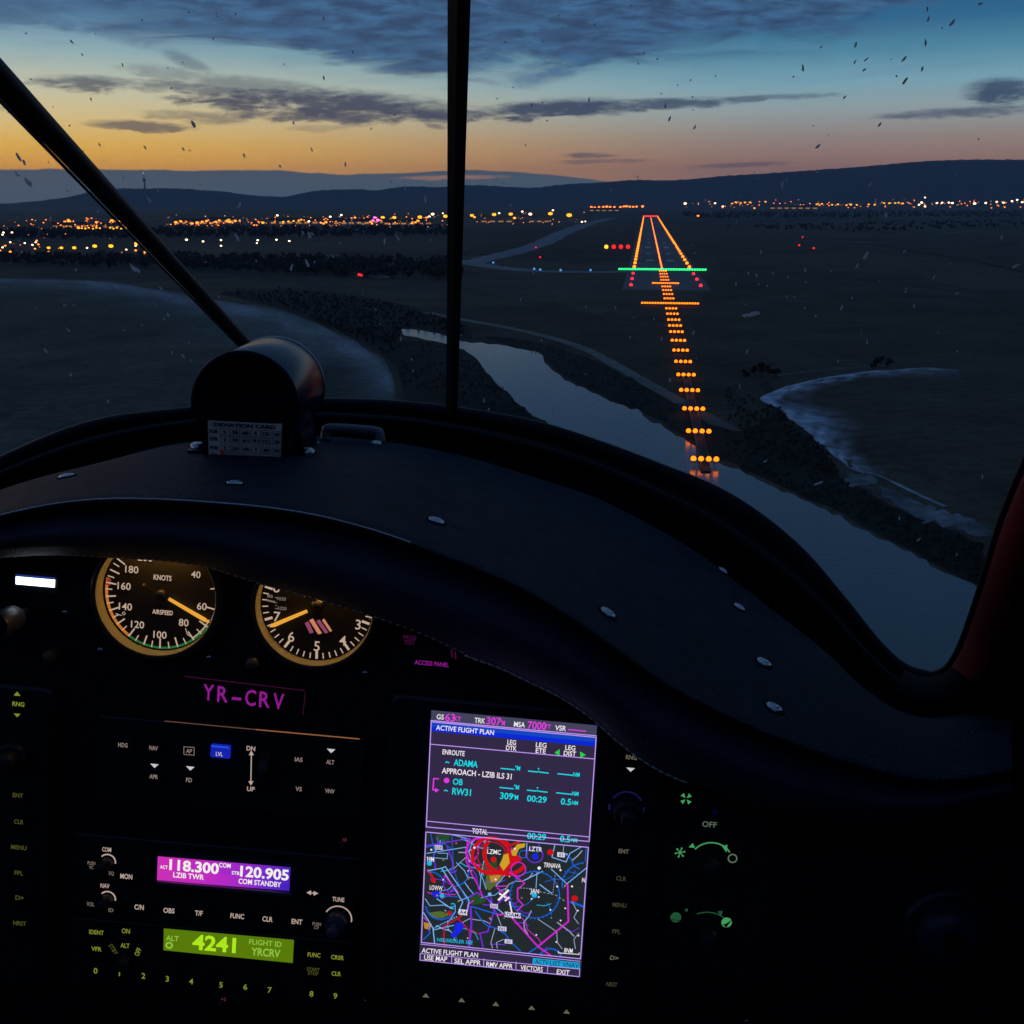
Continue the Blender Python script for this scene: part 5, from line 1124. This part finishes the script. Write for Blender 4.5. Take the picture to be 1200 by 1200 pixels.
d_.build('readout', sc_, False, xp.matrix_world)
for i, (px, py) in enumerate(((112,1137.5),(140,1140.5),(168,1143.5),(196,1147),(224,1150),(259,1154),(287.5,1156.5),(316,1160),(365,1164.5),(393,1167))): key(xp, px, py, 20, 14, .006, str(i), 7.0, GL, bold=.015)
for t_, px, py, w_, m_ in (('IDENT',113,1092.5,17,GL),('VFR',113,1112,12,GL),('FUNC',368,1119,15,GL),('CRSR',395.5,1122,15,GL),('START\nSTOP',367,1138.5,15,GD),('CLR',394,1141,11,GL)): key(xp, px, py, 22, 12, .006, t_, 5.4 if '\n' not in t_ else 9.5, m_, w_)
q = Draw(xp, .0062); q.text('ON', 147.5, 1091, 6, GL, 0, w=9.5); q.text('ALT', 146.5, 1108, 5.8, GL, 0, w=10.5); q.text('STBY', 133, 1112.5, 5.2, GD, 0, w=14, rot=-55); q.text('OFF', 161.5, 1115.5, 5.8, GL, 0, w=10, rot=70); q.done('lettering', xp)
knob(xp, 148, 1123, 7, .006, .010)

# portrait navigator
gn = pthing('satellite_navigator', 595, 990, 'portrait moving map navigator showing ACTIVE FLIGHT PLAN above a coloured map', 'navigator')
body(gn, ((458,812),(764,846),(748,1192),(440,1172)), 0, .008, ch=.003)
SC = .0083
PURP = lbl('screen grey', (50,41,70), 1.0); HDR = lbl('screen header', (66,66,92), 1.0); TITLE = glow('title blue', srgb(20,70,190), 1.0); TITLE2 = glow('title deep blue', srgb(10,40,214), 1.0); FRAME = lbl('frame lilac', (194,156,250), 1.0); SW = lbl('screen white', (240,232,240), 1.0); SM = lbl('screen magenta', (226,60,226), 1.0); SCY = lbl('screen cyan', (10,224,236), 1.0); SGN = lbl('screen green', (40,210,70), 1.0)
f_ = lambda x, y: (490 + x/5.4545, 820 + y/5.4545)      # from the upper enlargement
g_ = lambda x, y: (480 + x/5.4545, 965 + y/5.4545)      # from the lower enlargement
q = Draw(gn, SC); q.poly([(505.5,832),(700,850),(680.5,1145),(491,1125)], PURP); sc_ = q.done('screen', gn)
d_ = Draw(gn, SC + .0002)
d_.poly([f_(85,68),f_(1142,165),f_(1138,228),f_(82,130)], HDR); d_.line([f_(82,132),f_(1138,230)], 1.1, FRAME, .0002)
d_.poly([f_(82,140),f_(1137,240),f_(1133,298),f_(80,200)], TITLE); d_.poly([f_(81,172),f_(1135,270),f_(1133,298),f_(80,200)], TITLE2, .0001)
d_.line([f_(84,140),f_(1138,240),f_(1093,905),f_(52,812)], 1.1, FRAME, .0002, True); d_.line([f_(78,283),f_(1130,378)], 1.0, FRAME, .0002); d_.line([f_(58,775),f_(1092,876)], 1.0, FRAME, .0002)
def ft(t, x, y, h, m, w=None, b=.015, al='c'): d_.text(t, *f_(x,y), h, m, .0002, w=w, bold=b, align=al)
ft('GS',142,108,6.2,SW,8.5); ft('63',205,112,9.2,SM,11.5); ft('KT',252,120,5.4,SM,8.5); ft('TRK',395,132,6.4,SW,12.5); ft('307',484,135,9.2,SM,17); ft('°M',540,147,6,SM,5.5); ft('MSA',648,157,6.4,SW,13); ft('7000',760,163,9.2,SM,22); ft('FT',829,170,5.4,SM,7.5); ft('VSR',911,180,6.4,SW,13); d_.line([f_(960,190),f_(1072,200)], 1.3, SM, .0002)
ft('ACTIVE FLIGHT PLAN',300,192,6.0,SW,68); ft('LEG\nDTK',598,290,13,SW,12.5); ft('LEG\nETE',785,307,13,SW,12.5); ft('LEG\nDIST',972,325,13,SW,14.5)
d_.poly([f_(905,315),f_(872,338),f_(903,358)], SGN, .0002); d_.poly([f_(1035,330),f_(1072,352),f_(1037,370)], SGN, .0002)
ft('ENROUTE',227,337,6.2,SW,26); ft('ADAMA',305,405,8.0,SCY,28); ft('APPROACH - LZIB ILS 31',375,470,7.0,SW,82); ft('OB',254,523,7.6,SCY,11.5); ft('RW31',278,587,8.4,SCY,22)
for x, y in ((186,393),(177,574)): d_.arc(*f_(x,y+14), 2.0, 20, 160, 1.2, SCY, .0002)
d_.disc(*f_(182,515), 3.3, SM, .0002); d_.line([f_(130,505),f_(100,503),f_(95,575),f_(125,578)], 1.5, SM, .0002); d_.poly([f_(110,562),f_(135,578),f_(108,592)], SM, .0002)
for yy in (0, 122):
    x_ = -yy*.06
    d_.line([f_(530+x_,438+yy),f_(615+x_,446+yy)], 1.3, SCY, .0002); ft('°M',636+x_,436+yy,5.6,SCY,6); d_.line([f_(705+x_,455+yy),f_(762+x_,461+yy)], 1.3, SCY, .0002); d_.line([f_(778+x_,462+yy),f_(832+x_,468+yy)], 1.3, SCY, .0002); d_.disc(*f_(770+x_,440+yy), .9, SCY, .0002); d_.disc(*f_(770+x_,458+yy), .9, SCY, .0002)
    d_.line([f_(892+x_,472+yy),f_(988+x_,482+yy)], 1.3, SCY, .0002); ft('NM',1012+x_,477+yy,5.2,SCY,7.5)
ft('309',565,614,8.2,SCY,15); ft('°M',622,622,6,SCY,6.5); ft('00:29',759,633,7.6,SCY,23); ft('0.5',945,650,7.8,SCY,12); ft('NM',1002,658,5,SCY,7)
ft('TOTAL',395,840,6.4,SW,18); ft('00:29',757,872,7.6,SCY,22); ft('0.5',940,888,7.8,SCY,12); ft('NM',998,896,5,SCY,7)
d_.build('readout', sc_, False, gn.matrix_world)
# the map pane
d_ = Draw(gn, SC + .0002); Z = .0002
MAPBG = lbl('map ground', (34,42,46), 1.0); MB_ = lbl('map blue', (20,96,210), 1.0); MLB = lbl('map light blue', (120,176,240), 1.0); MVI = lbl('map violet', (120,40,220), 1.0); MMG = lbl('map magenta', (206,36,206), 1.0); MRD = lbl('map red', (206,16,26), 1.0); MRD2 = lbl('map crimson', (170,20,60), 1.0); MYE = lbl('map yellow', (204,160,40), 1.0); MOL = lbl('map olive', (84,104,44), 1.0); MGR = lbl('map green', (36,74,40), 1.0); MWA = lbl('map water', (26,36,226), 1.0); MCY = lbl('map cyan', (30,180,225), 1.0); MGY = lbl('map road', (150,160,190), 1.0); MOR = lbl('map orange', (190,130,50), 1.0)
d_.poly([g_(105,52),g_(1142,150),g_(1092,860),g_(76,755)], MAPBG)
ln = lambda pts, w, m, z=Z, **k: d_.line([g_(*p) for p in pts], w, m, z, **k)
d_.poly([g_(p,y) for p, y in ((170,70),(260,72),(250,115),(190,120),(165,100))], MGR, Z*.5); d_.poly([g_(*p) for p in ((490,330),(600,325),(590,370),(540,400),(510,430),(480,400))], MOL, Z*.5)
d_.poly([g_(*p) for p in ((380,460),(440,450),(500,480),(470,510),(400,520))], MGR, Z*.5); d_.poly([g_(*p) for p in ((120,570),(200,560),(260,580),(210,605),(140,600))], MOL, Z*.5); d_.poly([g_(*p) for p in ((90,630),(140,640),(130,680),(95,670))], MOR, Z*.5); d_.poly([g_(*p) for p in ((420,270),(560,240),(560,300),(500,310),(430,310))], MGR, Z*.5)
# roads and borders
ln([(110,140),(385,95)],1.4,MVI); ln([(110,190),(365,150)],1.0,MLB); ln([(270,70),(385,100)],1.0,MLB); ln([(135,65),(160,180),(140,260)],1.0,MB_); ln([(105,150),(220,130)],1.0,MB_); ln([(108,215),(240,225),(245,190),(180,188)],.8,MLB); ln([(270,75),(275,180),(280,290),(320,400),(370,500)],1.6,MB_,dash=2.2)
ln([(240,150),(262,200),(278,260),(262,320),(300,300)],1.4,MVI); ln([(120,300),(205,285),(340,500),(310,570)],1.2,MLB); ln([(205,285),(228,275),(380,490),(370,560)],1.2,MLB); ln([(225,330),(310,440)],1.6,MMG); ln([(225,330),(215,400),(250,440),(300,420)],1.2,MVI)
ln([(280,290),(360,215)],.8,MGY); ln([(300,250),(350,300),(370,340),(410,350)],.9,MLB); ln([(370,100),(362,240),(400,330),(430,380),(470,470)],1.4,MMG); ln([(385,100),(370,180),(385,270),(425,330),(440,420)],1.2,MVI)
ln([(435,85),(400,120),(380,180),(400,250),(440,290),(455,340),(450,420)],.9,MLB); ln([(475,85),(485,200),(470,260),(460,330),(490,420)],.9,MLB)
# terrain in red and yellow
def rg(x, y, r, w, m, a0=0, a1=360): d_.arc(*g_(x,y), r, a0, a1, w, m, Z*1.5, 40)
rg(520,205,22,4.0,MRD); rg(525,205,17,1.4,MRD2); rg(455,180,17,2.4,MMG,90,270); rg(620,190,26,4.6,MRD,150,330)
d_.poly([g_(*p) for p in ((590,250),(570,270),(590,305),(640,290),(720,230),(690,200),(650,215),(640,180),(600,190))], MRD, Z); d_.poly([g_(*p) for p in ((600,200),(630,190),(640,250),(600,300),(575,260),(590,230))], MYE, Z*1.8); d_.poly([g_(*p) for p in ((650,175),(690,130),(740,125),(735,150),(700,160),(680,205),(655,205))], MYE, Z*1.8)
d_.poly([g_(*p) for p in ((510,335),(590,325),(560,370),(520,375))], MOR, Z*1.2); ln([(610,100),(640,140),(700,115)],2.4,MRD,Z*1.6); ln([(470,300),(540,310),(640,305)],2.2,MRD,Z*1.6)
rg(725,195,4.6,1.1,MB_); rg(800,200,9.5,1.2,MVI); rg(695,290,8.5,1.2,MMG); d_.disc(*g_(803,210), 3.8, MWA, Z*2); d_.disc(*g_(537,228), 3.4, MRD, Z*2); d_.disc(*g_(900,182), 3.7, MRD, Z*2); d_.disc(*g_(1055,477), 3.7, MRD, Z*2); d_.disc(*g_(797,455), 3.2, MCY, Z*2); d_.disc(*g_(127,253), 3.0, MCY, Z*2); d_.disc(*g_(207,460), 2.8, MCY, Z*2); d_.disc(*g_(512,450), 2.2, MLB, Z*2); d_.disc(*g_(828,283), 2.0, SW, Z*2); d_.disc(*g_(415,153), 1.4, SW, Z*2)
# compass roses
for (x, y, r_, a0, a1) in ((800,455,29,0,360),(1122,390,27,98,195),(120,420,22,30,98),(900,870,14,25,160),(200,520,18,190,330)):
    d_.arc(*g_(x,y), r_, a0, a1, 1.1, MB_, Z, 48)
    for k in range(int((a1-a0)/10)+1):
        a = R(a0+k*10); d_.line([g_(x+math.cos(a)*r_*5.45, y-math.sin(a)*r_*5.45), g_(x+math.cos(a)*(r_-2.4)*5.45, y-math.sin(a)*(r_-2.4)*5.45)], .7, MB_, Z)
ln([(815,310),(808,410)],.9,MLB); ln([(690,410),(780,415)],.8,MGY,dash=3); ln([(830,435),(930,455),(1000,500)],.8,MGY,dash=4); ln([(930,330),(915,450)],.7,MGY,dash=3); ln([(600,340),(550,400)],.9,MLB)
# blue and white lines at right
ln([(930,130),(910,215),(1000,245),(1025,190),(1095,150)],1.1,MLB); ln([(750,125),(745,215)],1.0,MLB); ln([(830,130),(815,190)],1.0,MB_); ln([(985,145),(980,200)],.8,MGY); ln([(905,290),(1005,385),(1128,285)],1.1,MLB); ln([(735,360),(850,305)],1.2,MLB); ln([(1030,500),(1110,530)],2.6,MB_); ln([(1128,160),(1122,240)],1.0,MB_)
# airspace boundary
ln([(640,312),(735,380),(690,420),(690,480),(725,520),(690,555)],1.5,MMG,Z*1.6); ln([(560,580),(640,585),(820,785),(900,840)],1.9,MMG,Z*1.6); ln([(1010,390),(1015,625),(820,785)],2.0,MMG,Z*1.6); ln([(820,785),(755,830)],1.6,MB_,Z*1.6)
ln([(640,500),(660,600)],1.6,SW,Z*2); ln([(820,610),(880,650),(940,690),(945,760),(975,800)],.9,MGY)
# western part
ln([(90,570),(150,670),(160,765)],1.3,MLB); ln([(150,670),(310,590)],1.3,MLB,dash=3); ln([(150,680),(280,650)],1.1,MLB); ln([(390,530),(395,640),(382,790)],2.2,MVI); ln([(400,530),(560,580)],1.5,MB_); ln([(380,470),(430,440),(500,480),(560,580)],1.6,MVI); ln([(520,470),(540,560),(500,690),(450,700),(470,790)],1.5,MVI)
ln([(220,790),(220,655),(310,605),(385,690),(380,785)],2.0,MRD2); ln([(310,605),(330,590)],1.4,MRD); ln([(116,296),(140,330),(160,375)],2.2,MRD); d_.disc(*g_(152,360), 2.8, MRD, Z*2); d_.disc(*g_(255,570), 2.6, MRD, Z*2)
d_.poly([g_(*p) for p in ((140,440),(180,430),(200,455),(175,475),(150,465))], MWA, Z); d_.poly([g_(*p) for p in ((290,640),(330,628),(352,650),(330,690),(280,735),(262,710),(285,680))], MWA, Z)
ln([(175,480),(270,545)],1.2,MLB); ln([(205,460),(310,470)],1.0,MB_); ln([(100,480),(130,525),(220,520),(280,545)],.9,MLB); ln([(420,560),(470,630),(500,655),(560,670),(600,700)],1.4,MB_); ln([(560,585),(585,650)],.9,MGY); ln([(600,690),(650,760),(710,815)],1.3,MB_); ln([(545,670),(520,760),(530,795)],.9,MGY); ln([(600,740),(555,760),(560,795)],.9,MGY); ln([(400,680),(450,710)],1.2,MRD2)
ln([(90,740),(130,700),(120,660)],1.4,MB_); ln([(1040,500),(1070,560),(1050,600),(1080,640)],.9,MGY); ln([(1080,700),(1050,740),(1060,800)],.9,MGY); ln([(92,600),(110,620)],1.2,MMG)
for x, y in ((900,550),(965,618),(810,710),(1075,555),(938,755),(780,480),(825,468),(995,540),(1080,715)): d_.disc(*g_(x,y), 1.0, SW, Z*2)
rm = random.Random(9)
def mq(u, v): return (105 + u*1037 - v*29*(1-u) - v*50*u, 52 + u*98 + v*(703*(1-u) + 712*u))
for k in range(46):
    u, v = (rm.uniform(.02, .55) if k % 3 else rm.uniform(.5, .97)), rm.uniform(.03, .96); a = rm.uniform(0, 6.28); pts = [(u, v)]
    for _ in range(rm.randint(2, 5)):
        a += rm.uniform(-.8, .8); u += math.cos(a)*.045; v += math.sin(a)*.06
        if not (.015 < u < .985 and .02 < v < .98): break
        pts.append((u, v))
    if len(pts) > 1: ln([mq(*p) for p in pts], rm.choice((.8,1.0,1.3)), rm.choice((MGY,MLB,MB_,MB_,MVI,MVI,MMG,MCY)), Z*.8)
for k in range(30): d_.disc(*g_(*mq(rm.uniform(.03,.97), rm.uniform(.05,.95))), rm.choice((.7,.9,1.2)), rm.choice((SW,MLB,MOR)), Z*1.9)
# own aircraft
ln([(570,485),(630,425)],2.6,SW,Z*3); ln([(598,450),(640,490)],0.1,SW,Z*3); ln([(575,445),(615,470)],2.0,SW,Z*3); ln([(612,490),(635,470)],2.0,SW,Z*3); ln([(550,400),(620,398)],1.3,MMG,Z*2); ln([(560,410),(600,440),(640,480)],1.5,MMG,Z*2)
def badge(t, x, y, w, h):
    w2, h2 = w*5.45/2, h*5.45/2; d_.poly([g_(x-w2,y-h2),g_(x+w2,y-h2+w2*.19),g_(x+w2,y+h2+w2*.1),g_(x-w2,y+h2-w2*.1)], lbl('badge', (214,206,232), 1.0), Z*3); d_.text(t, *g_(x,y), h*.68, INKG, Z*4, bold=.01)
INKG = lbl('badge ink', (40,34,60), 1.0)
badge('E58',186,149,9,5.4); badge('E60',540,524,9,5.4); badge('E65',592,668,10,5.6); badge('63',632,750,9,5.4); badge('61',968,196,9,6); badge('A4',341,563,10,7); badge('ADAMA',659,580,19,7)
for t, x, y, w in (('LZMC',540,178,16),('LZTR',806,160,15),('TRNAVA',912,265,20),('JAN',800,428,10),('LOWW',170,408,15),('N',1112,358,3.5),('8NM',1015,808,10),('HM',135,225,8)): d_.text(t, *g_(x,y), 5.8, SW, Z*3, w=w, bold=.012)
d_.text('NEUSIEDLER SEE', *g_(290,748), 4.6, MCY, Z*3, w=42, bold=.01); d_.text('A3', *g_(275,525), 5, MCY, Z*3, rot=80); ln([(950,815),(952,825),(1083,835),(1083,825)],.9,SW,Z*2)
d_.line([g_(105,52),g_(1142,150),g_(1092,862),g_(76,757)], 1.1, FRAME, Z*3, True)
d_.build('map', sc_, False, gn.matrix_world)
d_ = Draw(gn, SC + .0002)
d_.line([g_(72,770),g_(1090,880)], .8, FRAME, Z); d_.line([g_(68,830),g_(1088,930)], .8, FRAME, Z); d_.line([g_(68,872),g_(1085,978)], 1.0, FRAME, Z)
for x, y in ((68,850),(270,862),(474,885),(680,905),(882,925),(1086,948)): d_.line([g_(x+1,y-21),g_(x-1,y+24)], .8, FRAME, Z)
d_.poly([g_(788,858),g_(1090,888),g_(1086,928),g_(786,898)], SCY if False else lbl('soft cyan', (20,160,214), 1.0), Z*1.5)
for t, x, y, w, m_ in (('ACTIVE FLIGHT PLAN',258,822,66,SW),('USE MAP',167,858,27,SW),('SEL APPR',371,880,31,SW),('RMV APPR',575,902,31,SW),('VECTORS',780,923,26,SW),('EXIT',982,946,15,SW),('ACTV',845,882,16,INKG),('LIST VNAV',990,897,34,INKG)): d_.text(t, *g_(x,y), 6.2, m_, Z*3, w=w, bold=.012)
d_.build('softkey_bar', sc_, False, gn.matrix_world)
BK = lbl('bezel legend', (150,142,120), .42); BKD = lbl('bezel legend dim', (110,104,80), .3)
for t_, px, py, w_, m_ in (('RNG',740,887.5,13,BK),('ENT',731,997.5,12,BK),('CLR',728,1029.5,12,BKD),('MENU',726,1060.5,16,BKD),('FPL',722.5,1091.5,10,BKD),('D→',720,1122.5,10,BK),('NRST',717,1153.5,13,BKD)): key(gn, px, py, 30, 18, .008, t_ if '→' not in t_ else 'D>', 5.4, m_, w_)
key(gn, 739, 901.5, 14, 8, .008, None, arrow='down', rise=.0008)
for px, py in ((499,1166.5),(541,1172),(581,1176.5),(623,1181),(664,1185.5)): key(gn, px, py, 30, 13, .008, None, arrow='up', m=BK)
knob(gn, 735, 948, 17, .008, .010, KNOB, .6)
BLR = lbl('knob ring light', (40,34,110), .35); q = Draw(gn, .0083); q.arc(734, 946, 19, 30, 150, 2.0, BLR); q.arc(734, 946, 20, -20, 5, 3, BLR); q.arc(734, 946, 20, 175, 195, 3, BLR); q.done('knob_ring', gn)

# second navigator, only its key column in view
g2 = pthing('satellite_navigator', -60, 990, 'second navigator at the left edge, only its right key column visible', 'navigator')
body(g2, ((-200,790),(60,806),(55,1150),(-200,1140)), 0, .008, ch=.003)
q = Draw(g2, SC); q.poly([(-190,820),(-10,832),(-10,1120),(-190,1110)], DARK); q.done('screen', g2)
for t_, px, py, w_, m_ in (('RNG',21.5,825,14,GL),('ENT',21,932,12,GD),('CLR',22,963,11,GD),('MENU',22,993,18,GD),('FPL',22,1023,10,GD),('D>',23,1052,10,GD),('NRST',23,1082,15,GD)): key(g2, px, py, 30, 18, .008, t_, 5.4, m_, w_)
key(g2, 20, 813, 14, 8, .008, None, arrow='up', m=GL, rise=.0008); k_ = key(g2, 20, 837.5, 14, 8, .008, rise=.0008); d_ = Draw(g2, .0091); d_.poly([(16,836),(24,836.6),(20,840.5)], GL); d_.build('legend', k_, False, g2.matrix_world)
knob(g2, 21, 882, 17, .008, .010, KNOB, .6)

# white lit switch and the knob below it
lt = pthing('lit_switch', 41, 682, 'glowing white rectangular switch at the far left of the panel', 'switch')
body(lt, ((14,669),(70,671),(70,696),(14,694)), 0, .004)
q = Draw(lt, .0045); q.poly([(18.5,675.5),(64.5,679.5),(64,688.5),(18.5,684.5)], glow('white switch lamp', srgb(214,224,240), 4.0, True)); q.poly([(18.5,673),(64.5,677),(64.5,679.3),(18.5,675.3)], glow('switch edge', srgb(40,60,150), .8), .0001); q.done('lens', lt)
kn = pthing('pull_knob', 36, 714, 'cylindrical grey pull knob just below the white lit switch', 'knob')
q = MB(); q.tube([(0,0,0),(0,0,.03)], .003, STEEL, 12); q.build('shaft', kn, True, kn.matrix_world)
q = MB(); q.lathe([(.0052,.020),(.0075,.022),(.0078,.030),(.0078,.042),(.0072,.0435)], mat('grey knob', (.045,.055,.10), .4), 28, knurl=.03); q.lathe([(.0072,.0435),(.0001,.0435)], MATTE, 28); q.build('grip', kn, True, kn.matrix_world)
tk = pthing('push_knob', 66, 765, 'small tan push knob low at the left under the lit switch', 'knob'); q = MB(); q.lathe([(.0035,0),(.0035,.006),(.0045,.007),(.0042,.011),(.0001,.012)], mat('tan knob', (.24,.13,.07), .4), 20); q.build('grip', tk, True, tk.matrix_world)
# warning legends and breakers
wl_ = pthing('test_switch', 500, 762, 'dim magenta lettered test switch tucked under the glareshield right of the altimeter', 'switch')
body(wl_, ((466,744),(560,756),(556,790),(464,780)), 0, .002); q = Draw(wl_, .0022); q.text('PRESS\nTEST', 480, 750, 11, MGD, 0, w=15); q.done('legend', wl_); q = Draw(wl_, .0022); q.text('ACCESS PANEL', 506, 777.5, 5.2, MG, 0, w=40); q.done('lettering', wl_); q = Draw(wl_, .0022); q.line([(529,762),(530,770)], 1.8, MGD); q.done('mark', wl_); q = Draw(wl_, .0022); q.line([(533.5,764),(534,772)], 1.8, MGD); q.done('mark', wl_)
for px, py, lb in ((404,984,'tiny red capped breaker right of the purple radio'),(262,1171,'tiny red capped breaker under the number keys of the transponder')):
    cb_ = pthing('circuit_breaker', px, py, lb, 'breaker'); q = MB(); q.lathe([(.0035,0),(.0035,.006),(.003,.008),(.0001,.0082)], mat('breaker cap', (.10,.015,.02), .4), 20); q.build('cap', cb_, True, cb_.matrix_world)
    q = Draw(cb_, .0084); q.text('10' if px > 300 else '+2', px, py, 4, lbl('breaker figure', (150,70,90), .35), 0); q.done('figure', cb_)
# ventilation and heating controls on the right
hc = pthing('heater_control', 826, 1020, 'dark heater control plate with green fan and snowflake symbols on the right', 'heater control')
body(hc, ((772,918),(905,930),(890,1150),(760,1140)), 0, .002)
q = Draw(hc, .0022)
for k in range(4):
    a = R(45 + 90*k); x, y = 804 + math.cos(a)*4.4, 936 - math.sin(a)*4.4; u = (math.cos(a), -math.sin(a)); v = (-u[1], u[0])
    q.poly([(804+u[0]*1.2,936+u[1]*1.2),(x+v[0]*3+u[0]*2,y+v[1]*3+u[1]*2),(x-v[0]*2+u[0]*2.6,y-v[1]*2+u[1]*2.6)], TG)
q.done('fan_symbol', hc); q = Draw(hc, .0022); q.text('OFF', 831.5, 966, 7, lbl('off legend', (130,160,130), .45), 0, w=17, bold=.005); q.arc(833, 1012, 26, 38, 142, 1.5, TG)
q.poly([(807,993),(812,988),(814.5,993.5)], TG); q.poly([(851.5,999),(846,991.5),(852.5,990)], TG)
for k in range(6):
    a = R(60*k+10); q.line([(797,999),(797+math.cos(a)*5.6,999-math.sin(a)*5.6)], 1.1, TG); q.disc(797+math.cos(a)*5.2, 999-math.sin(a)*5.2, 1.1, TG, .0001, 8)
q.arc(858.5, 1006, 5, 0, 360, 1.5, lbl('off legend', (130,160,130), .45)); q.done('fan_scale', hc); q = Draw(hc, .0022); q.disc(792, 1075, 6.4, TGD); q.disc(851.5, 1081, 6.2, TG); q.poly([(847,1083),(851,1087),(858,1077),(851,1082)], lbl('disc dark', (14,40,26), .4), .0002); q.line([(786,1077.5),(798,1078.5)], .9, lbl('disc dark', (14,40,26), .4), .0002)
q.arc(828, 1098, 31, 48, 118, 1.2, TGD); q.poly([(845,1074),(841,1068),(847,1067.5)], TGD); q.disc(804.5, 1066.5, 1.8, TGD); q.done('vent_scale', hc)
knob(hc, 832, 1012, 11, .002, .012); knob(hc, 828, 1094, 11, .002, .012)
o = knob(hc, 838, 950, 4.2, .002, .004); o.name = 'indicator'; o.data.materials.clear(); o.data.materials.append(mat('blue lens', (.06,.06,.35), .15))
vn = pthing('air_vent', 1107, 1090, 'dim round eyeball air vent low on the right of the panel', 'air vent')
q = MB(); q.lathe([(.030,0),(.030,.004),(.024,.006),(.022,.004)], BEZEL, 40); q.build('rim', vn, True, vn.matrix_world); q = MB(); q.lathe([(.0215,.003),(.020,.010),(.014,.015),(.008,.016)], mat('vent ball', (.035,.035,.06), .4), 36); q.lathe([(.008,.016),(.007,.008),(.0001,.008)], MATTE, 36); q.build('ball', vn, True, vn.matrix_world)
for o in list(bpy.data.objects):
    if '_ab' in o: del o['_ab']
